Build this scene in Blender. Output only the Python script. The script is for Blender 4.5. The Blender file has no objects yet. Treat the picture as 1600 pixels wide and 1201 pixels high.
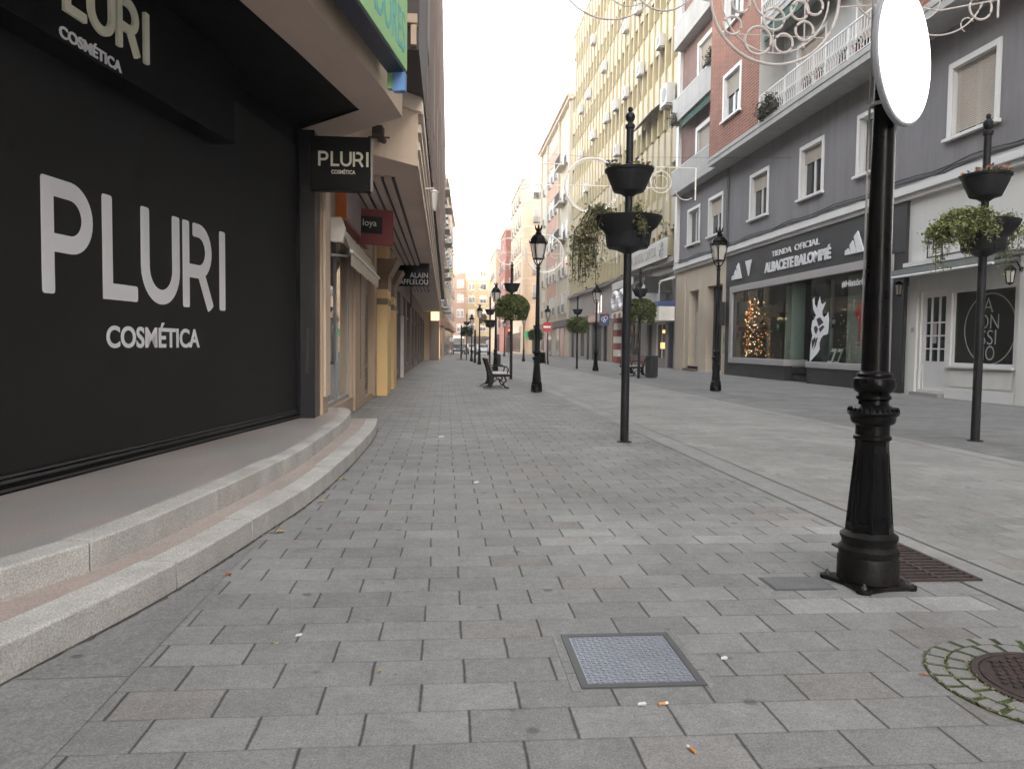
SKY, EXPO = .13, 3.8
import bpy, bmesh, math, random
from math import sin, cos, pi, radians, sqrt, atan2
random.seed(11)
C = bpy.context.scene.collection
H = 1.3                                  # eye height of the photograph

# ------------------------------------------------------------------ materials
def _new(name):
    m = bpy.data.materials.new(name); m.use_nodes = True
    nt = m.node_tree; b = nt.nodes['Principled BSDF']
    return m, nt, b
def _n(nt, t, **kw):
    n = nt.nodes.new(t)
    for k, v in kw.items():
        if k in n.inputs: n.inputs[k].default_value = v
        else: setattr(n, k, v)
    return n
def _co(nt):
    return nt.nodes.new('ShaderNodeTexCoord').outputs['Object']
def _mul(nt, col, fac_sock, amt):
    """colour * (1-amt .. 1+amt) driven by a 0-1 socket"""
    mr = _n(nt, 'ShaderNodeMapRange'); mr.inputs['From Min'].default_value = .25; mr.inputs['From Max'].default_value = .75
    mr.inputs['To Min'].default_value = 1-amt; mr.inputs['To Max'].default_value = 1+amt
    nt.links.new(fac_sock, mr.inputs['Value'])
    mx = _n(nt, 'ShaderNodeMix', data_type='RGBA', blend_type='MULTIPLY'); mx.inputs['Factor'].default_value = 1
    nt.links.new(col, mx.inputs['A']); nt.links.new(mr.outputs['Result'], mx.inputs['B'])
    return mx.outputs['Result']
def M(name, col, rough=.6, var=.12, scale=1.5, fine=70, fvar=.06, bump=0., metal=0., tint=None, tfac=.5, spec=.5, streak=0., coat=0.):
    m, nt, b = _new(name)
    co = _co(nt)
    rgb = _n(nt, 'ShaderNodeRGB'); rgb.outputs[0].default_value = (*col, 1)
    c = rgb.outputs[0]
    n1 = _n(nt, 'ShaderNodeTexNoise', Scale=scale, Detail=6., Roughness=.6); nt.links.new(co, n1.inputs['Vector'])
    if tint:
        mx = _n(nt, 'ShaderNodeMix', data_type='RGBA')
        mx.inputs['B'].default_value = (*tint, 1)
        n3 = _n(nt, 'ShaderNodeTexNoise', Scale=scale*.6, Detail=8., Roughness=.65); nt.links.new(co, n3.inputs['Vector'])
        mr = _n(nt, 'ShaderNodeMapRange'); mr.inputs['From Min'].default_value = .42; mr.inputs['From Max'].default_value = .68; mr.inputs['To Max'].default_value = tfac
        nt.links.new(n3.outputs['Fac'], mr.inputs['Value']); nt.links.new(mr.outputs['Result'], mx.inputs['Factor'])
        nt.links.new(c, mx.inputs['A']); c = mx.outputs['Result']
    c = _mul(nt, c, n1.outputs['Fac'], var)
    n2 = _n(nt, 'ShaderNodeTexNoise', Scale=fine, Detail=3., Roughness=.6); nt.links.new(co, n2.inputs['Vector'])
    if fvar: c = _mul(nt, c, n2.outputs['Fac'], fvar)
    if streak:
        mp = _n(nt, 'ShaderNodeMapping'); mp.inputs['Scale'].default_value = (3, 3, .18); nt.links.new(co, mp.inputs['Vector'])
        n4 = _n(nt, 'ShaderNodeTexNoise', Scale=1.2, Detail=7., Roughness=.7); nt.links.new(mp.outputs['Vector'], n4.inputs['Vector'])
        c = _mul(nt, c, n4.outputs['Fac'], streak)
    nt.links.new(c, b.inputs['Base Color'])
    b.inputs['Metallic'].default_value = metal; b.inputs['Specular IOR Level'].default_value = spec
    if coat: b.inputs['Coat Weight'].default_value = coat; b.inputs['Coat Roughness'].default_value = .15
    mr = _n(nt, 'ShaderNodeMapRange'); mr.inputs['To Min'].default_value = max(.03, rough-.12); mr.inputs['To Max'].default_value = min(1, rough+.12)
    nt.links.new(n1.outputs['Fac'], mr.inputs['Value']); nt.links.new(mr.outputs['Result'], b.inputs['Roughness'])
    if bump:
        bp = _n(nt, 'ShaderNodeBump', Strength=bump, Distance=.01); nt.links.new(n2.outputs['Fac'], bp.inputs['Height']); nt.links.new(bp.outputs['Normal'], b.inputs['Normal'])
    return m
class NT:
    """small shorthand for scalar node maths"""
    def __init__(s, nt): s.nt = nt
    def op(s, o, *a):
        n = s.nt.nodes.new('ShaderNodeMath'); n.operation = o
        for i, x in enumerate(a):
            if isinstance(x, (int, float)): n.inputs[i].default_value = x
            else: s.nt.links.new(x, n.inputs[i])
        return n.outputs[0]
    def rng(s, v, a, b, c=0., d=1.):
        n = s.nt.nodes.new('ShaderNodeMapRange'); n.clamp = True
        for k, x in zip(('Value', 'From Min', 'From Max', 'To Min', 'To Max'), (v, a, b, c, d)):
            if isinstance(x, (int, float)): n.inputs[k].default_value = x
            else: s.nt.links.new(x, n.inputs[k])
        return n.outputs['Result']
    def noise(s, co, sc, det=4., ro=.6, out='Fac'):
        n = _n(s.nt, 'ShaderNodeTexNoise', Scale=sc, Detail=det, Roughness=ro); s.nt.links.new(co, n.inputs['Vector']); return n.outputs[out]
    def mix(s, f, a, b, mode='MIX'):
        n = _n(s.nt, 'ShaderNodeMix', data_type='RGBA', blend_type=mode)
        for k, x in (('Factor', f), ('A', a), ('B', b)):
            if isinstance(x, tuple): n.inputs[k].default_value = (*x, 1)
            elif isinstance(x, (int, float)): n.inputs[k].default_value = x
            else: s.nt.links.new(x, n.inputs[k])
        return n.outputs['Result']
def paving(name, c1, c2, mort, bw, rh, off=(0, 0), pink=(.25, .205, .18), rough=.85, joint=.005, patch=(), rowvis=.6, colvis=1., spots=True, grain=.5):
    """stone pavers in running bond: every stone its own tone, uneven joints, speckle, stains, gum spots"""
    m, nt, b = _new(name); co = _co(nt); q = NT(nt)
    sx = _n(nt, 'ShaderNodeSeparateXYZ'); nt.links.new(co, sx.inputs[0])
    wob = _n(nt, 'ShaderNodeTexNoise', Scale=4., Detail=3.); nt.links.new(co, wob.inputs['Vector'])
    ws = _n(nt, 'ShaderNodeSeparateColor'); nt.links.new(wob.outputs['Color'], ws.inputs[0])
    X = q.op('ADD', sx.outputs['X'], q.op('MULTIPLY_ADD', ws.outputs[0], .014, off[0]-.007)); Y = q.op('ADD', sx.outputs['Y'], q.op('MULTIPLY_ADD', ws.outputs[1], .012, off[1]-.006))
    v = q.op('DIVIDE', Y, rh); row = q.op('FLOOR', v); fy = q.op('SUBTRACT', v, row)
    sh = q.op('MULTIPLY', q.op('PINGPONG', row, 1.), .5)
    wn0 = nt.nodes.new('ShaderNodeTexWhiteNoise'); wn0.noise_dimensions = '1D'; nt.links.new(row, wn0.inputs['W'])
    u = q.op('ADD', q.op('ADD', q.op('DIVIDE', X, bw), sh), q.op('MULTIPLY', wn0.outputs['Value'], .06)); col = q.op('FLOOR', u); fx = q.op('SUBTRACT', u, col)
    cb = _n(nt, 'ShaderNodeCombineXYZ'); nt.links.new(col, cb.inputs[0]); nt.links.new(row, cb.inputs[1])
    wn = nt.nodes.new('ShaderNodeTexWhiteNoise'); wn.noise_dimensions = '2D'; nt.links.new(cb.outputs[0], wn.inputs['Vector'])
    w3 = _n(nt, 'ShaderNodeSeparateColor'); nt.links.new(wn.outputs['Color'], w3.inputs[0])
    c = q.mix(w3.outputs[0], c1, c2)
    c = q.mix(q.rng(w3.outputs[1], 0.90, .96, 0, .30), c, pink)                       # the odd pinkish stone
    c = _mul(nt, c, q.rng(w3.outputs[2], .0, 1., .30, .70), .10)
    cx = q.op('MULTIPLY', q.op('SUBTRACT', q.op('ADD', col, .5), sh), bw); cy = q.op('MULTIPLY', q.op('ADD', row, .5), rh)
    for x0, x1, y0, y1, amt in patch:                                                # relaid paler stones, whole stones only
        f = q.op('MULTIPLY', q.op('MULTIPLY', q.op('GREATER_THAN', cx, x0), q.op('LESS_THAN', cx, x1)), q.op('MULTIPLY', q.op('GREATER_THAN', cy, y0), q.op('LESS_THAN', cy, y1)))
        k = q.op('MULTIPLY_ADD', f, amt, 1.); c = q.mix(1., c, k, 'MULTIPLY')
    st = _n(nt, 'ShaderNodeMapping'); st.inputs['Scale'].default_value = (1.1, .16, 1); nt.links.new(co, st.inputs['Vector'])
    c = _mul(nt, c, q.noise(co, .6, 7., .62), .16); c = _mul(nt, c, q.noise(st.outputs[0], .9, 5.), .12)
    c = _mul(nt, c, q.noise(co, 6., 6., .7), .16); c = _mul(nt, c, q.noise(co, 30., 4., .7), .18)
    gn = q.noise(co, 115., 3., .85); c = _mul(nt, c, gn, grain)
    stn = q.rng(q.noise(co, 1.7, 6., .7), .60, .72, 1., .80); c = q.mix(1., c, stn, 'MULTIPLY')   # dark blotches
    if spots:
        for sc, lo in ((2.3, .55), (4.1, .7)):
            vo = _n(nt, 'ShaderNodeTexVoronoi', Scale=sc); vv = _n(nt, 'ShaderNodeVectorMath', operation='MULTIPLY_ADD'); vv.inputs[1].default_value = (.05, .05, 0); nt.links.new(wob.outputs['Color'], vv.inputs[0]); nt.links.new(co, vv.inputs[2]); nt.links.new(vv.outputs[0], vo.inputs['Vector'])
            c = q.mix(1., c, q.rng(vo.outputs['Distance'], .045, .075, lo, 1.), 'MULTIPLY')
    jn = q.noise(co, 2.2, 4., .6); jf = q.noise(co, 45., 3., .7)
    jw = q.op('MULTIPLY', q.rng(jn, .3, .7, .45, 1.25), joint)
    edge = q.op('MULTIPLY', q.op('SUBTRACT', jf, .5), .006)
    def mask(f, size, vis):
        d = q.op('ADD', q.op('MULTIPLY', q.op('MINIMUM', f, q.op('SUBTRACT', 1., f)), size), edge)
        return q.op('MULTIPLY', q.rng(d, q.op('MULTIPLY', jw, .35), q.op('ADD', jw, .0035), 1., 0.), vis)
    rv = q.rng(q.noise(co, 1.1, 3.), .35, .65, .25, 1.)
    jm = q.op('MAXIMUM', mask(fx, bw, colvis), q.op('MULTIPLY', mask(fy, rh, rowvis), rv))
    c = q.mix(jm, c, mort)
    nt.links.new(c, b.inputs['Base Color'])
    nt.links.new(q.rng(q.noise(co, .8, 6.), .3, .7, rough-.18, rough+.1), b.inputs['Roughness'])
    b.inputs['Specular IOR Level'].default_value = .35
    h = q.op('SUBTRACT', q.op('MULTIPLY', gn, .3), jm)
    bp = _n(nt, 'ShaderNodeBump', Strength=.6, Distance=.006); nt.links.new(h, bp.inputs['Height']); nt.links.new(bp.outputs['Normal'], b.inputs['Normal'])
    return m
def brickwall(name, c1, c2, mort, bw=.25, rh=.075, mortar=.012, axis='YZ'):
    m, nt, b = _new(name); co = _co(nt)
    sx = _n(nt, 'ShaderNodeSeparateXYZ'); nt.links.new(co, sx.inputs[0])
    ad = _n(nt, 'ShaderNodeMath', operation='ADD'); nt.links.new(sx.outputs['X'], ad.inputs[0]); nt.links.new(sx.outputs['Y'], ad.inputs[1])
    cb = _n(nt, 'ShaderNodeCombineXYZ'); nt.links.new(ad.outputs[0], cb.inputs['X']); nt.links.new(sx.outputs['Z'], cb.inputs['Y'])
    br = _n(nt, 'ShaderNodeTexBrick'); nt.links.new(cb.outputs[0], br.inputs['Vector'])
    br.inputs['Color1'].default_value = (*c1, 1); br.inputs['Color2'].default_value = (*c2, 1); br.inputs['Mortar'].default_value = (*mort, 1)
    br.inputs['Scale'].default_value = 1; br.inputs['Brick Width'].default_value = bw; br.inputs['Row Height'].default_value = rh; br.inputs['Mortar Size'].default_value = mortar
    n1 = _n(nt, 'ShaderNodeTexNoise', Scale=1.2, Detail=6.); nt.links.new(co, n1.inputs['Vector'])
    c = _mul(nt, br.outputs['Color'], n1.outputs['Fac'], .18)
    nt.links.new(c, b.inputs['Base Color']); b.inputs['Roughness'].default_value = .85
    bp = _n(nt, 'ShaderNodeBump', Strength=.5, Distance=.01); bp.invert = True
    nt.links.new(br.outputs['Fac'], bp.inputs['Height']); nt.links.new(bp.outputs['Normal'], b.inputs['Normal'])
    return m
def leafmat(name, dark, light):
    m, nt, b = _new(name)
    g = nt.nodes.new('ShaderNodeNewGeometry')
    mx = _n(nt, 'ShaderNodeMix', data_type='RGBA'); mx.inputs['A'].default_value = (*dark, 1); mx.inputs['B'].default_value = (*light, 1)
    nt.links.new(g.outputs['Random Per Island'], mx.inputs['Factor'])
    co = _co(nt); n1 = _n(nt, 'ShaderNodeTexNoise', Scale=3., Detail=3.); nt.links.new(co, n1.inputs['Vector'])
    c = _mul(nt, mx.outputs['Result'], n1.outputs['Fac'], .3)
    nt.links.new(c, b.inputs['Base Color']); b.inputs['Roughness'].default_value = .5
    tr = _n(nt, 'ShaderNodeBsdfTranslucent'); nt.links.new(c, tr.inputs['Color'])
    ms = _n(nt, 'ShaderNodeMixShader'); ms.inputs[0].default_value = .25
    nt.links.new(b.outputs[0], ms.inputs[1]); nt.links.new(tr.outputs[0], ms.inputs[2])
    nt.links.new(ms.outputs[0], nt.nodes['Material Output'].inputs['Surface'])
    return m
def glassmat(name, tint=(.9, .95, .92), base=.05, rough=.02):
    m, nt, b = _new(name); q = NT(nt)
    t = _n(nt, 'ShaderNodeBsdfTransparent'); t.inputs[0].default_value = (*tint, 1)
    g = _n(nt, 'ShaderNodeBsdfGlossy', Roughness=rough); g.inputs['Color'].default_value = (1, 1, 1, 1)
    co = _co(nt); bp = _n(nt, 'ShaderNodeBump', Strength=.03, Distance=.05); nt.links.new(q.noise(co, .7, 2.), bp.inputs['Height']); nt.links.new(bp.outputs['Normal'], g.inputs['Normal'])
    lw = _n(nt, 'ShaderNodeLayerWeight', Blend=.5)
    f = q.op('MULTIPLY_ADD', q.op('POWER', lw.outputs['Facing'], 5.), 1-base, base)
    ms = _n(nt, 'ShaderNodeMixShader'); nt.links.new(f, ms.inputs[0]); nt.links.new(t.outputs[0], ms.inputs[1]); nt.links.new(g.outputs[0], ms.inputs[2])
    nt.links.new(ms.outputs[0], nt.nodes['Material Output'].inputs['Surface'])
    return m
def emit(name, col, s):
    m, nt, b = _new(name)
    b.inputs['Base Color'].default_value = (*col, 1); b.inputs['Emission Color'].default_value = (*col, 1); b.inputs['Emission Strength'].default_value = s
    b.inputs['Roughness'].default_value = .4
    return m

mt = {}
def mm(k): return mt[k]
mt['paver'] = paving('paver stone', (.245, .241, .233), (.213, .209, .202), (.062, .06, .055), .36, .2233, (.08, 0), joint=.0048, rowvis=.5, patch=[(1.0, 2.9, 5.137, 5.806, .22), (.85, 2.6, 4.69, 5.137, .22), (1.95, 2.75, 3.574, 3.796, .34)])
mt['road'] = paving('roadway stone', (.255, .25, .236), (.225, .22, .207), (.10, .096, .09), .36, .2233, (.02, .0), joint=.004, rowvis=.35, colvis=.6, grain=.35)
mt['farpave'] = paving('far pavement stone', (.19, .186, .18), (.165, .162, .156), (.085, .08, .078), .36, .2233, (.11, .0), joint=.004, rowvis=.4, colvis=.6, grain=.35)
mt['channel'] = paving('channel stone', (.262, .257, .246), (.24, .236, .226), (.08, .076, .07), 1.2, .9, (.9, 0), joint=.005, rowvis=.8)
mt['slab'] = paving('grey slab', (.225, .222, .216), (.205, .202, .196), (.06, .056, .05), 60., 1.05, (31, .12), joint=.005, rowvis=.8, pink=(.21, .2, .19))
mt['granite'] = M('granite kerb', (.50, .485, .455), .75, .22, 2.6, 110, .42, .3, tint=(.36, .335, .30), tfac=.75)
mt['granite_top'] = M('granite landing', (.36, .352, .338), .45, .14, 1.6, 110, .22, .15, tint=(.40, .30, .275), tfac=.7)
mt['chjoint'] = M('channel joint', (.085, .08, .075), .9, .4, 3)
mt['joint'] = M('dark joint', (.05, .045, .04), .9)
mt['grit'] = M('dark grit', (.075, .065, .052), .95, .4, 20, 150, .4, .5)
mt['moss'] = M('moss', (.055, .085, .02), .95, .4, 14, 120, .35, .6, tint=(.05, .045, .035), tfac=.8)
mt['ringstone'] = M('ring stone', (.225, .22, .21), .75, .14, 6, 150, .35, .3)
mt['castiron'] = M('black cast iron', (.0045, .0045, .005), .30, .25, 7, 60, .2, .12, spec=.13, tint=(.012, .010, .009), tfac=.5)
mt['ironbase'] = M('weathered iron', (.007, .0068, .0065), .45, .3, 9, 70, .3, .3, tint=(.02, .016, .013), tfac=.6, spec=.16)
mt['rust'] = M('rusty iron', (.045, .028, .026), .75, .35, 8, 80, .3, .4)
mt['steel'] = M('worn steel', (.25, .265, .30), .45, .14, 5, 90, .15, .2, metal=.35)
mt['steeldark'] = M('dark steel lid', (.13, .13, .135), .6, .2, 6, 90, .2, .2)
mt['lead'] = M('steel frame', (.07, .07, .07), .6, .3, 9)
mt['planter'] = M('dark planter metal', (.016, .016, .018), .5, .2, 5, 60, .15, .1, spec=.2)
mt['soil'] = M('soil', (.05, .037, .027), .95, .3, 20, 90, .3, .6)
mt['shutter'] = M('charcoal mesh shutter', (.0135, .0135, .013), .62, .10, .8, 260, .35, .3, spec=.3)
mt['blackpanel'] = M('black panel', (.005, .005, .0055), .5, .2, 1.2, 50, .1, spec=.12)
mt['blackgloss'] = M('black gloss stone', (.007, .007, .010), .3, .2, 1.2, 50, .1, spec=.22)
mt['railmetal'] = M('dull rail metal', (.09, .09, .09), .4, .2, 3, metal=.6)
mt['white'] = M('white vinyl', (.80, .80, .82), .5, .03, 2, 60, .02)
mt['cream'] = M('cream letter', (.78, .76, .60), .4, .05, 2)
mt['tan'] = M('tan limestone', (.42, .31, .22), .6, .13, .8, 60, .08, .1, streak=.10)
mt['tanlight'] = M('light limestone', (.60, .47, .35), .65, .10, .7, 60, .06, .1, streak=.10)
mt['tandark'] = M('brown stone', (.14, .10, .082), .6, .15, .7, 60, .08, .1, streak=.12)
mt['soffit'] = M('soffit plaster', (.58, .45, .375), .8, .14, .7, 50, .06)
mt['slat'] = M('soffit slat', (.50, .385, .325), .6, .12, 1.5)
mt['brown'] = M('brown cladding', (.042, .028, .026), .7, .14, .35, 40, .08, streak=.12)
mt['trim'] = M('cream trim', (.58, .48, .39), .6, .10, 1.)
mt['ochre'] = M('ochre pillar paint', (.62, .42, .17), .45, .07, .8, 60, .04)
mt['ochredark'] = M('ochre brown band', (.17, .10, .05), .5, .08, 1.)
mt['shut_brown'] = M('brown rolling shutter', (.26, .20, .165), .5, .12, 2.)
mt['awning'] = M('cream awning cloth', (.55, .47, .37), .85, .10, 2., 150, .08)
mt['offwhite'] = M('off white metal', (.62, .60, .55), .5, .12, 2.5)
mt['orange'] = M('orange plastic', (.62, .16, .035), .4, .06, 2)
mt['greysign'] = M('pale sign face', (.33, .29, .28), .4, .08, 2)
mt['red'] = M('dark red plastic', (.23, .032, .03), .4, .1, 2)
mt['green'] = M('sign green', (.30, .58, .25), .4, .06, 1.2)
mt['navy'] = M('navy metal', (.02, .025, .06), .4, .1, 2)
mt['blue'] = M('sky blue plastic', (.13, .27, .55), .4, .08, 2)
mt['teal'] = M('sign teal letter', (.12, .42, .42), .45, .05, 2)
mt['greywall'] = M('grey render', (.20, .19, .20), .85, .12, .5, 45, .06, .15, tint=(.19, .172, .166), tfac=.6, streak=.18)
mt['whitewall'] = M('white render', (.62, .61, .58), .8, .07, .5, 50, .04, .1, streak=.05)
mt['whiteframe'] = M('white window frame', (.66, .65, .64), .5, .05, 1.5, 60, .03)
mt['balcony'] = M('white balcony render', (.38, .37, .355), .8, .14, .8, 50, .06, streak=.16)
mt['redbrick'] = brickwall('red brick', (.27, .082, .042), (.21, .063, .034), (.32, .21, .16), .75, .125, .020)
mt['pinkbrick'] = brickwall('pale red brick', (.20, .10, .075), (.17, .085, .065), (.22, .16, .14), .26, .085, .012)
mt['salmonbrick'] = M('salmon panel', (.42, .22, .16), .8, .12, .5)
mt['farbrick'] = M('far red brick', (.30, .10, .07), .85, .15, .3)
mt['yellowwall'] = M('yellow render', (.42, .35, .205), .8, .10, .4, 40, .06, streak=.10)
mt['yellowfin'] = M('yellow fin', (.45, .38, .23), .75, .10, .6, 40, .06, streak=.10)
mt['palepanel'] = M('pale panel', (.45, .39, .30), .75, .10, .35, 40, .05, streak=.12)
mt['palerender'] = M('pale render', (.46, .41, .32), .8, .10, .3, 40, .05, streak=.10)
mt['beigestone'] = M('beige stone', (.50, .42, .325), .75, .10, .6, 50, .07, streak=.10)
mt['greystone'] = M('grey shopfront', (.27, .25, .235), .7, .14, .5, 50, .07, streak=.1)
mt['peach'] = M('peach render', (.56, .42, .29), .8, .08, .3, 30, .04, streak=.07)
mt['cream_far'] = M('cream far wall', (.30, .225, .115), .8, .08, .2)
mt['salmon_far'] = M('salmon far wall', (.28, .165, .115), .8, .08, .2)
mt['winglass'] = M('dark window glass', (.022, .025, .028), .06, .3, .8, 20, .1, spec=.6)
mt['winbrown'] = M('brown window glass', (.045, .026, .018), .12, .3, .8, spec=.5)
mt['blind'] = M('beige roller blind', (.50, .44, .37), .7, .06, 2.)
mt['blindgrey'] = M('grey roller blind', (.34, .32, .31), .7, .06, 2.)
mt['glass'] = glassmat('clear shop glass')
mt['glassdoor'] = glassmat('reflective door glass', (.55, .60, .56), .30)
mt['darkfascia'] = M('charcoal fascia', (.018, .0175, .019), .6, .08, .8, 60, .04)
mt['alu'] = M('brushed grey metal', (.36, .345, .34), .4, .08, 1.)
mt['interior'] = M('dark shop interior', (.05, .05, .048), .8)
mt['paleinterior'] = M('pale green partition', (.27, .285, .265), .35, .06, .8)
mt['tree'] = leafmat('fir needles', (.012, .028, .012), (.03, .05, .02))
mt['amber'] = emit('amber bulb', (1., .30, .05), .17)
mt['warmbulb'] = emit('warm white bulb', (1., .74, .45), .30)
mt['extred'] = M('extinguisher red', (.45, .02, .02), .3, .05, 2)
mt['jersey'] = M('red jersey', (.55, .02, .03), .8, .1, 5)
mt['filmglass'] = M('dark window film', (.016, .018, .015), .25, .25, .7, 20, .1, spec=.35)
mt['greyletter'] = M('thin grey letter', (.30, .30, .28), .5, .05)
mt['letter'] = M('pale steel letter', (.70, .70, .72), .45, .05)
mt['awngreen'] = M('grey green awning', (.10, .108, .10), .85, .1, 1.)
mt['darkgreen'] = M('dark green awning', (.015, .06, .042), .85, .15, 1.)
mt['black'] = M('matt black', (.008, .008, .008), .6, .2, 2)
mt['cable'] = M('black cable', (.014, .014, .014), .6)
mt['acwhite'] = M('aircon white', (.50, .49, .465), .5, .1, 2., streak=.08)
mt['grill'] = M('aircon grille', (.16, .16, .16), .6)
mt['ivy'] = leafmat('ivy leaves', (.08, .085, .035), (.34, .335, .17))
mt['hedge'] = leafmat('bushy leaves', (.04, .07, .016), (.24, .27, .07))
mt['hedgedark'] = leafmat('dark bushy leaves', (.014, .045, .014), (.08, .13, .04))
mt['ivypale'] = leafmat('pale ivy leaves', (.10, .13, .035), (.40, .42, .17))
mt['balplant'] = leafmat('balcony plant leaves', (.02, .03, .012), (.07, .08, .03))
mt['stem'] = M('plant stem', (.06, .05, .03), .8)
mt['purple'] = leafmat('purple petals', (.05, .03, .14), (.22, .17, .38))
mt['orangeflower'] = leafmat('orange petals', (.55, .14, .03), (.75, .40, .06))
mt['lampglass'] = M('frosted lamp glass', (.46, .44, .40), .35, .06, 3)
mt['signwhite'] = emit('white sign with added glow', (1., 1., 1.), .30)  # glow added so the sign face reads full white
mt['rim'] = M('grey sign rim', (.30, .31, .34), .4, .05, 2)
mt['wiregrey'] = M('grey pink light frame', (.46, .41, .385), .5, .08, 3)
mt['wire'] = M('white light frame', (.86, .82, .75), .5, .05, 2)
mt['wood'] = M('bench wood', (.16, .07, .05), .5, .2, 4, 60, .15)
mt['woodsheen'] = M('bench wood with painted sheen', (.42, .38, .36), .45, .2, 4, 60, .15)  # pale reflection on the seat slats painted into the colour
mt['bin'] = M('black bin', (.009, .009, .010), .6, .2, 3)
mt['leafyellow'] = M('dry yellow leaf', (.50, .36, .10), .8, .2, 20)
mt['leaforange'] = M('dry orange leaf', (.46, .17, .06), .8, .2, 20)
mt['paper'] = M('paper scrap', (.75, .74, .70), .8, .05, 9)
mt['filter'] = M('cigarette filter', (.62, .30, .10), .8, .1, 20)
mt['carwhite'] = M('white car paint', (.65, .65, .66), .25, .03, 1, coat=.5)
mt['cardark'] = M('dark car paint', (.03, .03, .035), .25, .05, 1, coat=.5)
mt['rubber'] = M('tyre rubber', (.015, .015, .015), .85)
mt['signred'] = M('traffic red', (.55, .02, .025), .4, .04, 2)
mt['litwarm'] = emit('lit warm shop', (1., .60, .22), .13)
mt['litsign'] = emit('lit yellow sign', (1., .82, .42), .12)
mt['litred'] = emit('red lamp', (1., .08, .04), .8)
mt['purpledoor'] = M('violet door', (.045, .04, .09), .5, .1, 1.)
mt['shopgreen'] = M('shop green', (.02, .28, .11), .5, .1, 1.)
mt['stripered'] = M('stripe red', (.22, .025, .03), .5, .08, 2)
mt['bluesign'] = M('deep blue sign', (.03, .05, .17), .4, .06, 2)
mt['poster'] = M('poster paper', (.40, .36, .25), .6, .25, 7, tint=(.08, .22, .06), tfac=.9)
mt['ground'] = M('distant ground', (.20, .195, .19), .85, .1, .2)
mt['granitepink'] = M('pinkish concrete step', (.40, .33, .29), .75, .16, 1.6, 110, .3, .2, tint=(.30, .28, .26), tfac=.6)

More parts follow.
